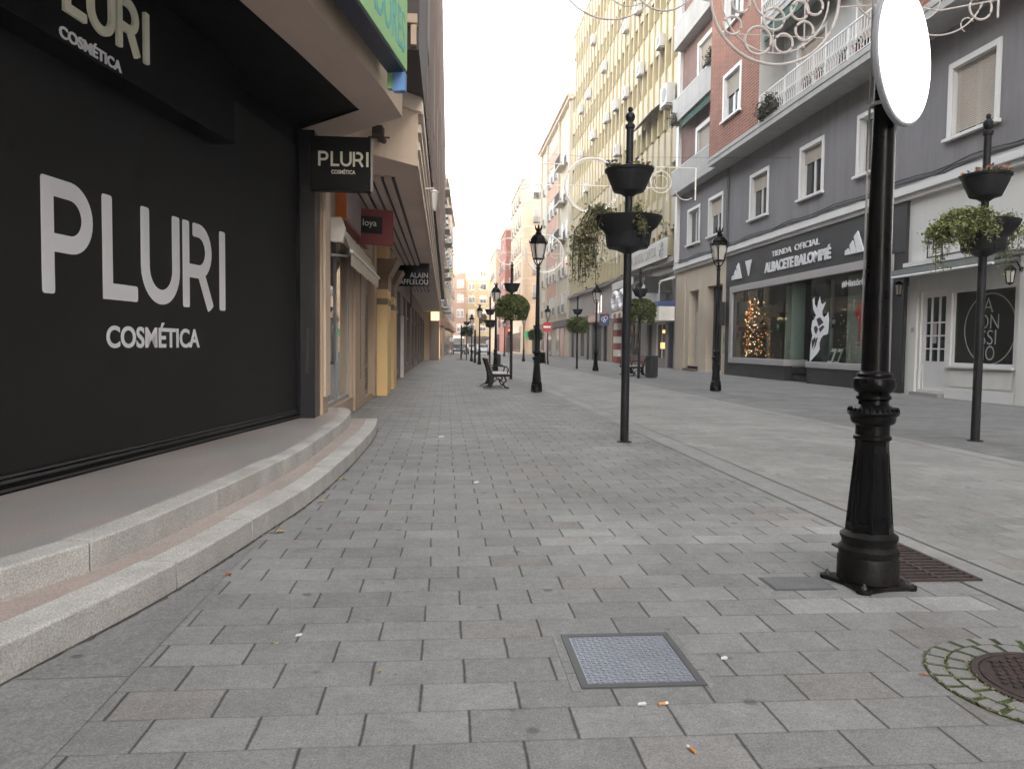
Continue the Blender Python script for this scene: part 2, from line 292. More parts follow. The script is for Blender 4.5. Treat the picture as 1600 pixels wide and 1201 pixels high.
# ------------------------------------------------------------------ mesh helper
class MB:
    def __init__(s, T=None): s.v = []; s.f = []; s.m = []; s.mats = []; s.T = T
    def mi(s, mat):
        if mat not in s.mats: s.mats.append(mat)
        return s.mats.index(mat)
    def av(s, p):
        s.v.append(s.T(p) if s.T else tuple(p)); return len(s.v)-1
    def face(s, ids, mat): s.f.append(tuple(ids)); s.m.append(s.mi(mat))
    def poly(s, pts, mat): s.face([s.av(p) for p in pts], mat); return s
    def box(s, x0, x1, y0, y1, z0, z1, mat):
        i = [s.av((x, y, z)) for z in (z0, z1) for y in (y0, y1) for x in (x0, x1)]
        for q in ((0, 2, 3, 1), (4, 5, 7, 6), (0, 1, 5, 4), (2, 6, 7, 3), (0, 4, 6, 2), (1, 3, 7, 5)): s.face([i[k] for k in q], mat)
        return s
    def prism(s, pts, vec, mat):
        a = [s.av(p) for p in pts]; b = [s.av((p[0]+vec[0], p[1]+vec[1], p[2]+vec[2])) for p in pts]
        n = len(pts); s.face(a[::-1], mat); s.face(b, mat)
        for k in range(n): s.face((a[k], a[(k+1) % n], b[(k+1) % n], b[k]), mat)
        return s
    def tube(s, pts, r, mat, n=8, caps=True, closed=False):
        rings = []; N = len(pts)
        for k in range(N):
            p = pts[k]
            if closed: a, b = pts[k-1], pts[(k+1) % N]
            else: a, b = pts[max(k-1, 0)], pts[min(k+1, N-1)]
            d = [b[j]-a[j] for j in range(3)]; L = sqrt(sum(c*c for c in d)) or 1; d = [c/L for c in d]
            up = (0, 0, 1) if abs(d[2]) < .9 else (1, 0, 0)
            u = (d[1]*up[2]-d[2]*up[1], d[2]*up[0]-d[0]*up[2], d[0]*up[1]-d[1]*up[0]); L = sqrt(sum(c*c for c in u)); u = [c/L for c in u]
            w = (u[1]*d[2]-u[2]*d[1], u[2]*d[0]-u[0]*d[2], u[0]*d[1]-u[1]*d[0])
            rr = r[k] if isinstance(r, (list, tuple)) else r
            rings.append([s.av([p[j]+rr*(cos(t)*u[j]+sin(t)*w[j]) for j in range(3)]) for t in [2*pi*q/n for q in range(n)]])
        R = N if closed else N-1
        for k in range(R):
            A, B = rings[k], rings[(k+1) % N]
            for q in range(n): s.face((A[q], A[(q+1) % n], B[(q+1) % n], B[q]), mat)
        if caps and not closed: s.face(rings[0][::-1], mat); s.face(rings[-1], mat)
        return s
    def lathe(s, prof, mat, n=24, c=(0, 0, 0), squash=1., rot=0.):
        rings = []
        for r, z in prof: rings.append([s.av((c[0]+r*cos(t+rot), c[1]+r*squash*sin(t+rot), c[2]+z)) for t in [2*pi*q/n for q in range(n)]])
        for A, B in zip(rings, rings[1:]):
            for q in range(n): s.face((A[q], A[(q+1) % n], B[(q+1) % n], B[q]), mat)
        s.face(rings[0][::-1], mat); s.face(rings[-1], mat)
        return s
    def ball(s, c, r, mat, n=8, m=5, sq=(1, 1, 1)):
        top = s.av((c[0], c[1], c[2]+r*sq[2])); bot = s.av((c[0], c[1], c[2]-r*sq[2])); R = []
        for j in range(1, m):
            a = pi*j/m; R.append([s.av((c[0]+r*sq[0]*sin(a)*cos(t), c[1]+r*sq[1]*sin(a)*sin(t), c[2]+r*sq[2]*cos(a))) for t in [2*pi*q/n for q in range(n)]])
        for q in range(n):
            s.face((top, R[0][q], R[0][(q+1) % n]), mat); s.face((bot, R[-1][(q+1) % n], R[-1][q]), mat)
            for A, B in zip(R, R[1:]): s.face((A[q], B[q], B[(q+1) % n], A[(q+1) % n]), mat)
        return s
    def build(s, name, parent=None, smooth=None, bev=0, world=True, recalc=True):
        me = bpy.data.meshes.new(name)
        V = s.v
        if parent is not None and world:
            l = wloc(parent); V = [(p[0]-l[0], p[1]-l[1], p[2]-l[2]) for p in V]
        me.from_pydata(V, [], s.f)
        for m in s.mats: me.materials.append(m)
        me.polygons.foreach_set('material_index', s.m)
        if recalc:
            bm = bmesh.new(); bm.from_mesh(me); bmesh.ops.recalc_face_normals(bm, faces=bm.faces); bm.to_mesh(me); bm.free()
        if smooth is not None:
            me.polygons.foreach_set('use_smooth', [True]*len(me.polygons)); me.set_sharp_from_angle(angle=radians(smooth))
        me.update()
        o = bpy.data.objects.new(name, me); C.objects.link(o)
        if parent is not None: o.parent = parent
        if bev:
            b = o.modifiers.new('bevel', 'BEVEL'); b.width = bev; b.segments = 2; b.limit_method = 'ANGLE'; b.angle_limit = radians(40)
        return o
def wloc(o):
    x, y, z = o.location
    while o.parent: o = o.parent; x += o.location[0]; y += o.location[1]; z += o.location[2]
    return x, y, z
def tag(o, label, cat, group=None, kind=None):
    o['label'] = label; o['category'] = cat
    if group: o['group'] = group
    if kind: o['kind'] = kind
    return o
def thing(name, label, cat, loc=(0, 0, 0), rot=0., group=None, scale=1.):
    o = bpy.data.objects.new(name, None); o.empty_display_size = .2; C.objects.link(o)
    o.location = loc; o.rotation_euler = (0, 0, rot); o.scale = (scale,)*3
    return tag(o, label, cat, group)
def structure(o): o['kind'] = 'structure'; return o
KIDS = {}
def copy_tree(o, label=None, loc=None, rot=None, scale=None, parent=None):
    c = o.copy(); C.objects.link(c)
    if parent is not None: c.parent = parent
    else:
        c.location = loc
        if rot is not None: c.rotation_euler = (0, 0, rot)
        if scale is not None: c.scale = (scale,)*3
        c['label'] = label
    for ch in list(o.children):
        copy_tree(ch, parent=c)
    return c
def frame(org, u, n):
    """facade frame: (along, outward, up) -> world"""
    return lambda p: (org[0]+u[0]*p[0]+n[0]*p[1], org[1]+u[1]*p[0]+n[1]*p[1], org[2]+p[2])
def holes_wall(mb, u0, u1, z0, z1, holes, depth, mat, rmat=None):
    """front sheet at o=0 with openings and reveals going in by depth"""
    us = sorted({u0, u1, *[h[0] for h in holes], *[h[1] for h in holes]}); us = [u for u in us if u0 <= u <= u1]
    zs = sorted({z0, z1, *[h[2] for h in holes], *[h[3] for h in holes]}); zs = [z for z in zs if z0 <= z <= z1]
    for a, b in zip(us, us[1:]):
        for c, d in zip(zs, zs[1:]):
            mu, mz = (a+b)/2, (c+d)/2
            if any(h[0] < mu < h[1] and h[2] < mz < h[3] for h in holes): continue
            mb.poly([(a, 0, c), (b, 0, c), (b, 0, d), (a, 0, d)], mat)
    for a, b, c, d in holes:
        r = rmat or mat
        mb.poly([(a, 0, c), (a, -depth, c), (a, -depth, d), (a, 0, d)], r); mb.poly([(b, 0, c), (b, -depth, c), (b, -depth, d), (b, 0, d)], r)
        mb.poly([(a, 0, c), (b, 0, c), (b, -depth, c), (a, -depth, c)], r); mb.poly([(a, 0, d), (b, 0, d), (b, -depth, d), (a, -depth, d)], r)

# ------------------------------------------------------------------ lettering
_tc = {}
def text_geo(s, bold=0., ext=.05, spacing=1.):
    k = (s, bold, ext, spacing)
    if k in _tc: return _tc[k]
    cu = bpy.data.curves.new('lettering', 'FONT'); cu.body = s; cu.offset = bold; cu.extrude = ext; cu.resolution_u = 5; cu.space_character = spacing
    o = bpy.data.objects.new('lettering', cu); C.objects.link(o)
    dg = bpy.context.evaluated_depsgraph_get(); me = bpy.data.meshes.new_from_object(o.evaluated_get(dg))
    V = [tuple(v.co) for v in me.vertices]; F = [tuple(p.vertices) for p in me.polygons]
    bpy.data.objects.remove(o); bpy.data.curves.remove(cu); bpy.data.meshes.remove(me)
    x0 = min(v[0] for v in V); x1 = max(v[0] for v in V); y0 = min(v[1] for v in V); y1 = max(v[1] for v in V)
    V = [((v[0]-x0)/(x1-x0), (v[1]-y0)/(y1-y0), (v[2]+ext)/(2*ext)) for v in V]
    _tc[k] = (V, F, (x1-x0)/(y1-y0)); return _tc[k]
def put_text(mb, s, org, u, n, w, h, mat, depth=.012, bold=0., up=(0, 0, 1), spacing=1.):
    """lettering filling a w x h box: org = lower left corner on the face, u = reading direction"""
    V, F, asp = text_geo(s, bold, .05, spacing)
    if w is None: w = h*asp
    base = len(mb.v)
    for x, y, z in V:
        mb.v.append(tuple(org[j]+u[j]*x*w+up[j]*y*h+n[j]*z*depth for j in range(3)))
    k = mb.mi(mat)
    for f in F: mb.f.append(tuple(i+base for i in f)); mb.m.append(k)
def arc(cx, cy, r, a0, a1, n=14):
    return [(cx+r*cos(radians(a0+(a1-a0)*k/n)), cy+r*sin(radians(a0+(a1-a0)*k/n))) for k in range(n+1)]
def stroke(mb, pts, w, place, mat, d0, d1):
    """flat stroke of width w with slightly rounded ends, from depth d0 to d1"""
    L, R = [], []; N = len(pts)
    for k, p in enumerate(pts):
        if 0 < k < N-1:
            a = atan2(p[1]-pts[k-1][1], p[0]-pts[k-1][0]); b = atan2(pts[k+1][1]-p[1], pts[k+1][0]-p[0])
            df = (b-a+pi) % (2*pi)-pi; t = a+df/2; s = 1/max(.5, cos(df/2))
        else:
            q0, q1 = (pts[0], pts[1]) if k == 0 else (pts[-2], pts[-1]); t = atan2(q1[1]-q0[1], q1[0]-q0[0]); s = 1
        nx, ny = -sin(t)*w/2*s, cos(t)*w/2*s
        L.append((p[0]+nx, p[1]+ny)); R.append((p[0]-nx, p[1]-ny))
    def cap(p, q, a, b):       # chamfered end: p end point, q neighbour
        t = atan2(p[1]-q[1], p[0]-q[0]); c = w*.18
        return t, c
    n = len(L)
    t0, c = cap(pts[0], pts[1], 0, 0); t1, _ = cap(pts[-1], pts[-2], 0, 0)
    outl = []
    def endcap(A, B, t):       # from A to B round the end in direction t
        ex, ey = cos(t), sin(t); bx, by = (B[0]-A[0])/w, (B[1]-A[1])/w
        return [(A[0]-ex*c, A[1]-ey*c), (A[0]-ex*c*.25+bx*c*.3, A[1]-ey*c*.25+by*c*.3), (A[0]+bx*c, A[1]+by*c), (B[0]-bx*c, B[1]-by*c), (B[0]-ex*c*.25-bx*c*.3, B[1]-ey*c*.25-by*c*.3), (B[0]-ex*c, B[1]-ey*c)]
    # quads body
    for k in range(n-1):
        a, b, cc, d = L[k], L[k+1], R[k+1], R[k]
        if k == 0: a = (a[0]-cos(t0)*c, a[1]-sin(t0)*c); d = (d[0]-cos(t0)*c, d[1]-sin(t0)*c)
        if k == n-2: b = (b[0]-cos(t1)*c, b[1]-sin(t1)*c); cc = (cc[0]-cos(t1)*c, cc[1]-sin(t1)*c)
        mb.poly([place(*a, d1), place(*b, d1), place(*cc, d1), place(*d, d1)], mat)
        mb.poly([place(*a, d0), place(*b, d0), place(*b, d1), place(*a, d1)], mat); mb.poly([place(*d, d0), place(*cc, d0), place(*cc, d1), place(*d, d1)], mat)
    for e in (endcap(L[0], R[0], t0), endcap(R[-1], L[-1], t1)):
        mb.poly([place(*q, d1) for q in e], mat)
        for q, r in zip(e, e[1:]): mb.poly([place(*q, d0), place(*r, d0), place(*r, d1), place(*q, d1)], mat)
def shop_word(mb, place, mat, d0, d1):
    """the five-letter shop word; x 0..2.8, y 0..0.83"""
    w = .13; h = .82
    stroke(mb, [(.065, 0), (.065, h)], w, place, mat, d0, d1)
    stroke(mb, [(.09, h-.065), (.31, h-.065)]+arc(.31, h-.26, .195, 88, -88, 16)+[(.31, h-.455), (.09, h-.455)], w, place, mat, d0, d1+.001)
    stroke(mb, [(.755, h), (.755, .065), (1.17, .065)], w, place, mat, d0, d1)
    stroke(mb, [(1.29, h)]+arc(1.545, .32, .255, 180, 360, 18)+[(1.80, h)], w, place, mat, d0, d1)
    stroke(mb, [(1.985, 0), (1.985, h)], w*.95, place, mat, d0, d1)
    stroke(mb, [(2.115, h-.065), (2.23, h-.065)]+arc(2.23, h-.265, .20, 88, -88, 14)+[(2.23, h-.465), (2.0, h-.465)], w, place, mat, d0, d1+.001)
    stroke(mb, [(2.27, h-.47), (2.475, .0)], w, place, mat, d0, d1+.002)
    stroke(mb, [(2.735, 0), (2.735, h)], w, place, mat, d0, d1)
# ================================================================== ground
def sheet(name, x0, x1, y0, y1, z, mat):
    mb = MB(); mb.poly([(x0, y0, z), (x1, y0, z), (x1, y1, z), (x0, y1, z)], mm(mat)); return structure(mb.build(name))
sheet('ground', -900, 900, -900, 1500, -.03, 'ground')
sheet('pavement', -9, 2.90, -12, 205, 0, 'paver')
sheet('gutter', 2.90, 3.22, -12, 205, 0, 'channel')
sheet('road', 3.22, 6.50, -12, 205, 0, 'road')
sheet('gutter', 6.50, 6.80, -12, 205, 0, 'channel')
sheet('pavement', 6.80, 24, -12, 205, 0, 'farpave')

mb = MB()
for x in (2.90, 3.22, 6.50, 6.80): mb.poly([(x-.006, -12, .004), (x+.006, -12, .004), (x+.006, 205, .004), (x-.006, 205, .004)], mm('chjoint'))
structure(mb.build('gutter'))
def crom(pts, n=8):
    out = []
    P = [pts[0]]+list(pts)+[pts[-1]]
    for i in range(1, len(P)-2):
        a, b, c, d = P[i-1], P[i], P[i+1], P[i+2]
        for k in range(n):
            t = k/n
            out.append(tuple(.5*((2*b[j])+(-a[j]+c[j])*t+(2*a[j]-5*b[j]+4*c[j]-d[j])*t*t+(-a[j]+3*b[j]-3*c[j]+d[j])*t**3) for j in range(2)))
    out.append(tuple(pts[-1])); return out
low = crom([(-2.75, -2.), (-2.25, .6), (-1.66, 2.99), (-1.41, 4.02), (-1.23, 5.23), (-1.09, 6.34), (-1.0, 8.), (-.97, 9.6), (-.98, 10.9), (-1.04, 12.0)])
upp = crom([(-3.6, -2.), (-2.85, .6), (-2.0, 3.3), (-1.735, 4.05), (-1.55, 5.25), (-1.41, 6.6), (-1.345, 7.45), (-1.32, 9.), (-1.32, 10.4), (-1.40, 11.6), (-1.55, 12.2)])
# plain granite slabs between the paving and the step
mb = MB(); e = [p for p in low if p[1] < 4.9]
mb.poly([(-1.21, -2., .004), (-1.21, 5.0, .004)]+[(p[0]+.02, p[1], .004) for p in e[::-1]], mm('slab')); structure(mb.build('pavement'))

def arclen(pl):
    s = [0]
    for a, b in zip(pl, pl[1:]): s.append(s[-1]+sqrt((b[0]-a[0])**2+(b[1]-a[1])**2))
    return s
def at_len(pl, S, d):
    for i in range(len(S)-1):
        if S[i+1] >= d or i == len(S)-2:
            t = (d-S[i])/(S[i+1]-S[i]); p = tuple(pl[i][j]+(pl[i+1][j]-pl[i][j])*t for j in range(2))
            dx, dy = pl[i+1][0]-pl[i][0], pl[i+1][1]-pl[i][1]; L = sqrt(dx*dx+dy*dy); return p, (-dy/L, dx/L)
def kerb_course(pl, depth, z0, z1, mat, start, length):
    mb = MB(); S = arclen(pl); d = start
    while d < S[-1]-.02:
        Ln = length*random.uniform(.85, 1.15); e = min(S[-1], d+Ln-.019)
        q = [d+(e-d)*k/5 for k in range(6)]
        fr, bk = [], []
        for t in q:
            p, nn = at_len(pl, S, t); fr.append(p); bk.append((p[0]+nn[0]*depth, p[1]+nn[1]*depth))
        dz = random.uniform(-.003, .003)
        # cross-section with a worn, rounded front arris, swept along the block
        r_ = .012; sec = [(0, z0), (0, z1-r_), (r_*.3, z1-r_*.3), (r_, z1), (depth, z1), (depth, z0)]
        rows = []
        for (fx, fy), (bx, by) in zip(fr, bk):
            rows.append([mb.av((fx+(bx-fx)*t/depth, fy+(by-fy)*t/depth, z+(dz if z > z0 else 0))) for t, z in sec])
        for A, B in zip(rows, rows[1:]):
            for k in range(len(sec)): mb.face((A[k], A[(k+1) % 6], B[(k+1) % 6], B[k]), mat)
        mb.face(rows[0], mat); mb.face(rows[-1][::-1], mat); d += Ln
    return mb
st = thing('entrance_steps', 'two curved granite steps and landing before the black shutter', 'steps', (-1.5, 5, 0))
kerb_course(low, .19, -.02, .15, mm('granite'), .55, 1.13).build('lower_step', st)
kerb_course(upp, .16, .10, .30, mm('granite'), .2, 1.25).build('upper_step', st)
mb = MB(); mb.poly([(-9, -2., .149)]+[(p[0]-.17, p[1], .149) for p in low]+[(-2.2, 12.0, .149)], mm('granitepink')); mb.build('tread', st)
mb = MB(); mb.poly([(-9, -2., .2985)]+[(p[0]-.13, p[1], .2985) for p in upp]+[(-2.3, 12.2, .2985)], mm('granite_top')); mb.build('landing', st)
mb = MB(); e = [(p[0]-.014, p[1]) for p in low]
mb.prism([(x, y, -.02) for x, y in e]+[(-2.2, 11.97, -.02), (-9, -2, -.02)], (0, 0, .14), mm('joint'))
e = [(p[0]-.014, p[1]) for p in upp]
mb.prism([(x, y, .12) for x, y in e]+[(-2.2, 12.17, .12), (-9, -2, .12)], (0, 0, .165), mm('joint')); mb.build('step_bed', st)

# grit and dead leaves' dust gathered along the foot of the step
random.seed(2); mb = MB(); S = arclen(low); d = .3; fr, bk = [], []
while d < S[-1]-.1:
    p, nn = at_len(low, S, d); w_ = random.uniform(.004, .020)+(.02 if random.random() < .12 else 0); fr.append((p[0]+nn[0]*.02, p[1]+nn[1]*.02, .0065)); bk.append((p[0]-nn[0]*w_, p[1]-nn[1]*w_, .0065)); d += .045
for a, b, c, e in zip(fr, fr[1:], bk[1:], bk): mb.poly([a, b, c, e], mm('moss' if 0 else 'grit'))
o = mb.build('step_grit'); tag(o, 'dark grit gathered along the foot of the granite steps', 'grit', kind='stuff')

# ================================================================== left: corner building with the closed black shop
WA = (-2.87, 5.2, 0); WD = (.1686, .9857); WN = (.9857, -.1686)
W = frame(WA, WD, WN)                    # (along, out, up)
b1 = thing('corner_building', 'brown stone building whose black shuttered shop sits under a deep canopy', 'building', (-4, 5, 0))
mb = MB(W)
mb.box(-9, 5.36, -6, -.04, -.02, 4.12, mm('blackpanel'))
mb.build('wall', b1)
mb = MB(W)
mb.box(-8.5, 5.30, -.03, 0, .42, 3.9, mm('shutter')); sh = mb.build('roller_shutter', b1)
mb = MB(W)
mb.box(-8.5, 5.34, -.03, .035, .296, .335, mm('blackpanel')); mb.box(-8.5, 5.33, .036, .05, .318, .332, mm('railmetal'))
mb.box(-8.5, 5.33, -.02, .026, .365, .385, mm('railmetal')); mb.box(-8.5, 5.33, -.02, .022, .336, .362, mm('blackpanel'))
mb.box(-8.5, 5.33, -.02, .02, .40, .415, mm('railmetal')); mb.build('bottom_rail', sh)
mb = MB(W); mb.box(5.30, 5.36, -.02, .05, .335, 4.1, mm('blackgloss')); mb.build('guide_rail', sh)
mb = MB()
shop_word(mb, lambda x, y, d: W((x+.435, d, y+1.63)), mm('white'), .0005, .004)
put_text(mb, 'COSMÉTICA', W((1.16, .0005, 1.243)), (*WD, 0), (*WN, 0), 1.51, .225, mm('white'), .003, .025)
mb.build('lettering', sh)
# canopy: slab with black inner soffit, edge parallel to the wall
edge = [(-2.35, -.5), (-1.75, 3.1), (-1.15, 6.55), (-.86, 7.9), (-.68, 8.8), (-.55, 9.72), (-1.46, 10.80), (-2.1, 10.72)]
inner = [(-3.0, -.5), (-2.35, 3.1), (-1.72, 6.55), (-1.44, 7.7), (-1.25, 8.57), (-1.05, 9.50), (-1.98, 10.52), (-2.3, 10.50)]
mb = MB(); base = [(-9, -.5), *edge, (-9, 10.72)]
for a, b, c, d in zip(edge, edge[1:], inner, inner[1:]): mb.poly([(a[0], a[1], 4.1), (b[0], b[1], 4.1), (d[0], d[1], 4.1), (c[0], c[1], 4.1)], mm('soffit'))
for a, b in zip(edge, edge[1:]): mb.poly([(a[0], a[1], 4.1), (b[0], b[1], 4.1), (b[0], b[1], 5.0), (a[0], a[1], 5.0)], mm('tanlight'))
for a, b in zip(inner, inner[1:]): mb.poly([(a[0], a[1], 4.1), (b[0], b[1], 4.1), (b[0], b[1], 4.14), (a[0], a[1], 4.14)], mm('blackpanel'))
cn = mb.build('canopy', b1)
mb = MB(); mb.poly([(-9, -.5, 4.13)]+[(x, y, 4.13) for x, y in inner]+[(-9, 10.5, 4.13)], mm('blackpanel')); mb.build('soffit_panel', cn)
mb = MB(); mb.prism([(-20, -8.4, 5.0)]+[(-3.9, -8.4, 5.0), (-2.42, -.5, 5.0)]+[(x-.07, y-.02, 5.0) for x, y in edge[1:6]]+[(-1.5, 9.9, 5.0), (-20, 9.9, 5.0)], (0, 0, 9), mm('tan')); mb.prism([(-20, -110, 0), (-4.5, -110, 0), (-4.5, -8.5, 0), (-20, -8.5, 0)], (0, 0, 14), mm('tan')); mb.build('upper_wall', b1)  # second prism: unseen block behind the camera, added to hold off the sun
mb = MB(W); mb.box(-9, -1, .05, 1.6, 4.1, 5.0, mm('soffit')); mb.build('canopy_return', b1)
mb = MB(); mb.box(-2.4, -1.735, 10.44, 10.84, .29, 4.1, mm('blackgloss')); mb.box(-1.86, -1.80, 10.425, 10.44, .9, 1.5, mm('black')); mb.build('corner_pillar', b1, bev=.006)

# signs of the shuttered shop
fs = thing('fascia_sign', 'long black fascia box with cream letters above the black shutter', 'shop sign', W((0, .12, 3.3)))
mb = MB(W); mb.box(-8, 2.95, 0.001, .25, 3.29, 4.09, mm('blackpanel')); mb.build('sign_box', fs, bev=.008)
mb = MB(); k = .485
shop_word(mb, lambda x, y, d: W((x*k+.0, d, y*k+3.50)), mm('cream'), .251, .275)
put_text(mb, 'COSMÉTICA', W((.30, .251, 3.315)), (*WD, 0), (*WN, 0), .70, .10, mm('white'), .008, .025)
mb.build('lettering', fs)
bs = thing('blade_sign', 'square black projecting sign with cream letters on the corner pillar', 'shop sign', (-1.33, 9.98, 3.2))
mb = MB(); mb.box(-1.70, -.955, 9.9, 10.05, 3.215, 3.885, mm('blackpanel')); mb.box(-.955, -.935, 9.905, 10.045, 3.22, 3.88, mm('greysign')); mb.box(-1.72, -1.69, 9.93, 10.02, 3.3, 3.8, mm('black')); mb.build('sign_box', bs, bev=.006)
mb = MB(); k = .222
shop_word(mb, lambda x, y, d: (-1.60+x*k, 9.9-d, y*k+3.515), mm('cream'), .0005, .008)
put_text(mb, 'COSMÉTICA', (-1.44, 9.8995, 3.42), (1, 0, 0), (0, -1, 0), .30, .062, mm('cream'), .006, .03)
mb.build('lettering', bs)
# green box sign along the canopy edge
gd = (.1879, .9822); gn = (.9822, -.1879)
G = frame((-.43, 8.5, 0), gd, gn)
gs = thing('banner_sign', 'long lime green box sign with teal letters on the canopy edge', 'sign', (-.6, 7, 4.3))
mb = MB(G); mb.box(-5, 0, -.20, -.012, 4.20, 5.9, mm('navy')); mb.box(-4.99, -.01, -.012, 0, 4.23, 5.89, mm('green')); mb.build('sign_box', gs)
mb = MB()
put_text(mb, 'ADORES', G((-1.45, .0005, 4.36)), (*gd, 0), (*gn, 0), 1.33, .42, mm('teal'), .004, .0)
put_text(mb, 'ADORES', G((-3.0, .0005, 5.02)), (*gd, 0), (*gn, 0), 2.6, .42, mm('teal'), .004, .0)
mb.build('lettering', gs)
mb = MB(G); mb.box(-.10, 0.0, -.135, -.005, 4.0, 4.195, mm('blue')); mb.box(-.08, 0.0, -.20, -.14, 4.03, 4.195, mm('green')); mb.build('end_cap', gs)

# ================================================================== left: long building with the overhang
b2 = thing('overhang_building', 'long brown building whose upper floors overhang the shops', 'building', (-2, 30, 0))
XF = -1.75
LF = frame((XF, 0, 0), (0, 1), (1, 0))
mb = MB(LF)
holes = [(11.42, 14.75, .29, 3.2), (16.6, 18.65, .12, 3.3), (20.6, 22.4, .1, 3.4), (24.0, 26.2, .05, 3.3), (27.6, 30.2, .2, 3.3), (31.6, 34.0, .05, 3.3), (35.2, 38.4, .3, 3.3), (40.0, 43.0, .05, 3.3), (44.4, 47.5, .3, 3.3), (49., 52., .05, 3.3), (53.5, 57.5, .3, 3.3), (58.7, 62.5, .05, 3.3)]
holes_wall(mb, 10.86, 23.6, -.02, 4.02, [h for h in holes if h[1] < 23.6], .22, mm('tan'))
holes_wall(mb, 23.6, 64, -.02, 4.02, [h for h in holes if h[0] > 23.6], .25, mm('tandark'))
mb.box(10.86, 64, -.9, -.5, -.02, 4.02, mm('interior'))
mb.poly([(10.86, 0, -.02), (10.86, -.5, -.02), (10.86, -.5, 4.02), (10.86, 0, 4.02)], mm('tan'))
mb.build('wall', b2)
mb = MB(LF)
for k, (a, b) in enumerate(((10.9, 11.36), (14.80, 16.52), (18.72, 19.3))):
    mb = MB(LF); mb.box(a, b, 0.001, .05, .02, 3.98, mm('tan'))
    if k == 0: mb.box(10.92, 11.34, .051, .09, .55, 3.97, mm('tanlight'))
    if k == 1: mb.box(15.6, 15.64, .051, .06, .6, 3.9, mm('tandark'))
    mb.build('pilaster', b2, bev=.01)
for (a, b, c, d), k in zip(holes, ['door', 'shutter', 'dark', 'glass', 'dark', 'shutter', 'dark', 'glass', 'dark', 'shutter', 'dark', 'dark']):
    if k == 'door':
        f = MB(LF)
        for u0, u1 in ((a, a+.05), (13.05, 13.12), (b-.06, b)): f.box(u0, u1, -.13, -.07, c, d, mm('alu'))
        f.box(a, b, -.13, -.07, d-.08, d, mm('alu')); f.box(a, b, -.13, -.07, c, c+.07, mm('alu'))
        f = f.build('glass_door', b2)
        g = MB(LF); g.box(a+.06, 13.05, -.11, -.095, c+.07, d-.08, mm('glassdoor')); g.box(13.12, b-.06, -.11, -.095, c+.07, d-.08, mm('glassdoor')); g.build('pane', f)
        g = MB(); g.tube([(XF-.05, 12.97, 1.0), (XF-.05, 12.97, 1.7)], .02, mm('alu')); g.build('handle', f)
    elif k == 'shutter':
        f = MB(LF); z = c
        while z < d: f.prism([(a, -.16, z), (a, -.10, z+.01), (a, -.10, z+.075), (a, -.16, z+.085)], (b-a, 0, 0), mm('shut_brown')); z += .088
        f.build('rolling_shutter', b2)
    else:
        f = MB(LF); f.box(a, b, -.2, -.14, c, d, mm('winglass' if k == 'glass' else 'winbrown')); f.box(a, b, -.14, -.08, c, c+.12, mm('greystone')); f.box(a, b, -.14, -.08, 2.5, 2.58, mm('railmetal'))
        f.box((a+b)/2-.03, (a+b)/2+.03, -.14, -.1, c+.12, d, mm('railmetal')); f.build('shop_window', b2)
# white metal pipes / poster strips by the doors
mb = MB(LF); mb.box(26.25, 26.45, 0.001, .10, .05, 3.0, mm('greysign')); mb.box(30.3, 30.55, 0.001, .12, .0, 2.4, mm('offwhite')); mb.build('door_jamb', b2)
# ochre pillars with brown capitals
for y0, y1, o in ((19.42, 20.55, .31), (22.45, 23.55, .26)):
    p = MB(LF)
    p.box(y0, y1, 0.001, o, 0, 2.28, mm('ochre')); p.box(y0, y1, 0.001, o+.002, 2.281, 2.44, mm('ochredark')); p.box(y0, y1, .001, o, 2.441, 2.66, mm('ochre'))
    p.box(y0, y1, 0.001, o+.01, 2.661, 2.98, mm('ochredark')); p.build('painted_pillar', b2, bev=.008)
    p = MB(LF); p.prism([(y0-.02, 0.001, 2.99), (y0-.02, o+.02, 2.99), (y0-.02, o+.26, 3.42), (y0-.02, 0.001, 3.42)], (y1-y0+.04, 0, 0), mm('ochredark')); p.box(y0, y1, .001, o-.03, 3.43, 3.98, mm('ochre')); p.build('pillar_bracket', b2)
# overhang block, near face skewed
mb = MB()
ft = [(-2.3, 10.80), (-1.47, 10.83), (-.44, 11.9), (-.44, 64), (-8, 64), (-8, 10.8)]
mb.poly([(x, y, 4.0) for x, y in ft], mm('soffit'))
for a, b in ((1, 2), (2, 3), (3, 4)): mb.poly([(*ft[a], 4.0), (*ft[b], 4.0), (*ft[b], 5.0), (*ft[a], 5.0)], mm('tanlight'))
mb.build('overhang', b2)
mb = MB()
for k in range(5):
    x = -1.68+k*.17; mb.box(x, x+.11, 12.6, 40, 3.93, 3.995, mm('slat'))
mb.box(-1.70, -.84, 12.7, 39.9, 3.975, 3.998, mm('brown')); mb.build('soffit_slats', b2)
mb = MB()
for o0, o1, z0, z1 in ((-.44, -.425, 3.97, 4.10), (-.44, -.405, 4.24, 4.36), (-.44, -.39, 4.50, 4.62), (-.44, -.365, 4.78, 5.0)): mb.box(o0+.001, o1, 11.9, 64.05, z0, z1, mm('trim'))
mb.prism([(-1.47, 10.80, 4.80), (-.38, 11.9-.03, 4.80), (-.44, 11.9, 4.80), (-1.47, 10.86, 4.80)], (0, 0, .24), mm('trim'))
mb.build('cornice', b2)
mb = MB()
mb.prism([(-20, 10.0, 5.02), (-.36, 10.0, 5.02), (-.12, 63.8, 5.02), (-20, 63.8, 5.02)], (0, 0, 12.5), mm('brown'))
y = 13
for k in range(40): mb.box(-.40+(y-10)/54*.24, -.36+(y-10)/54*.24+.02, y, y+.12, 5.03, 17.4, mm('tandark')); y += 1.25
mb.build('upper_wall', b2)
mb = MB()
for k in range(3): mb.box(-.72+k*.13, -.65+k*.13, 9.90, 9.999, 5.05+k*.0, 5.30, mm('tan'))
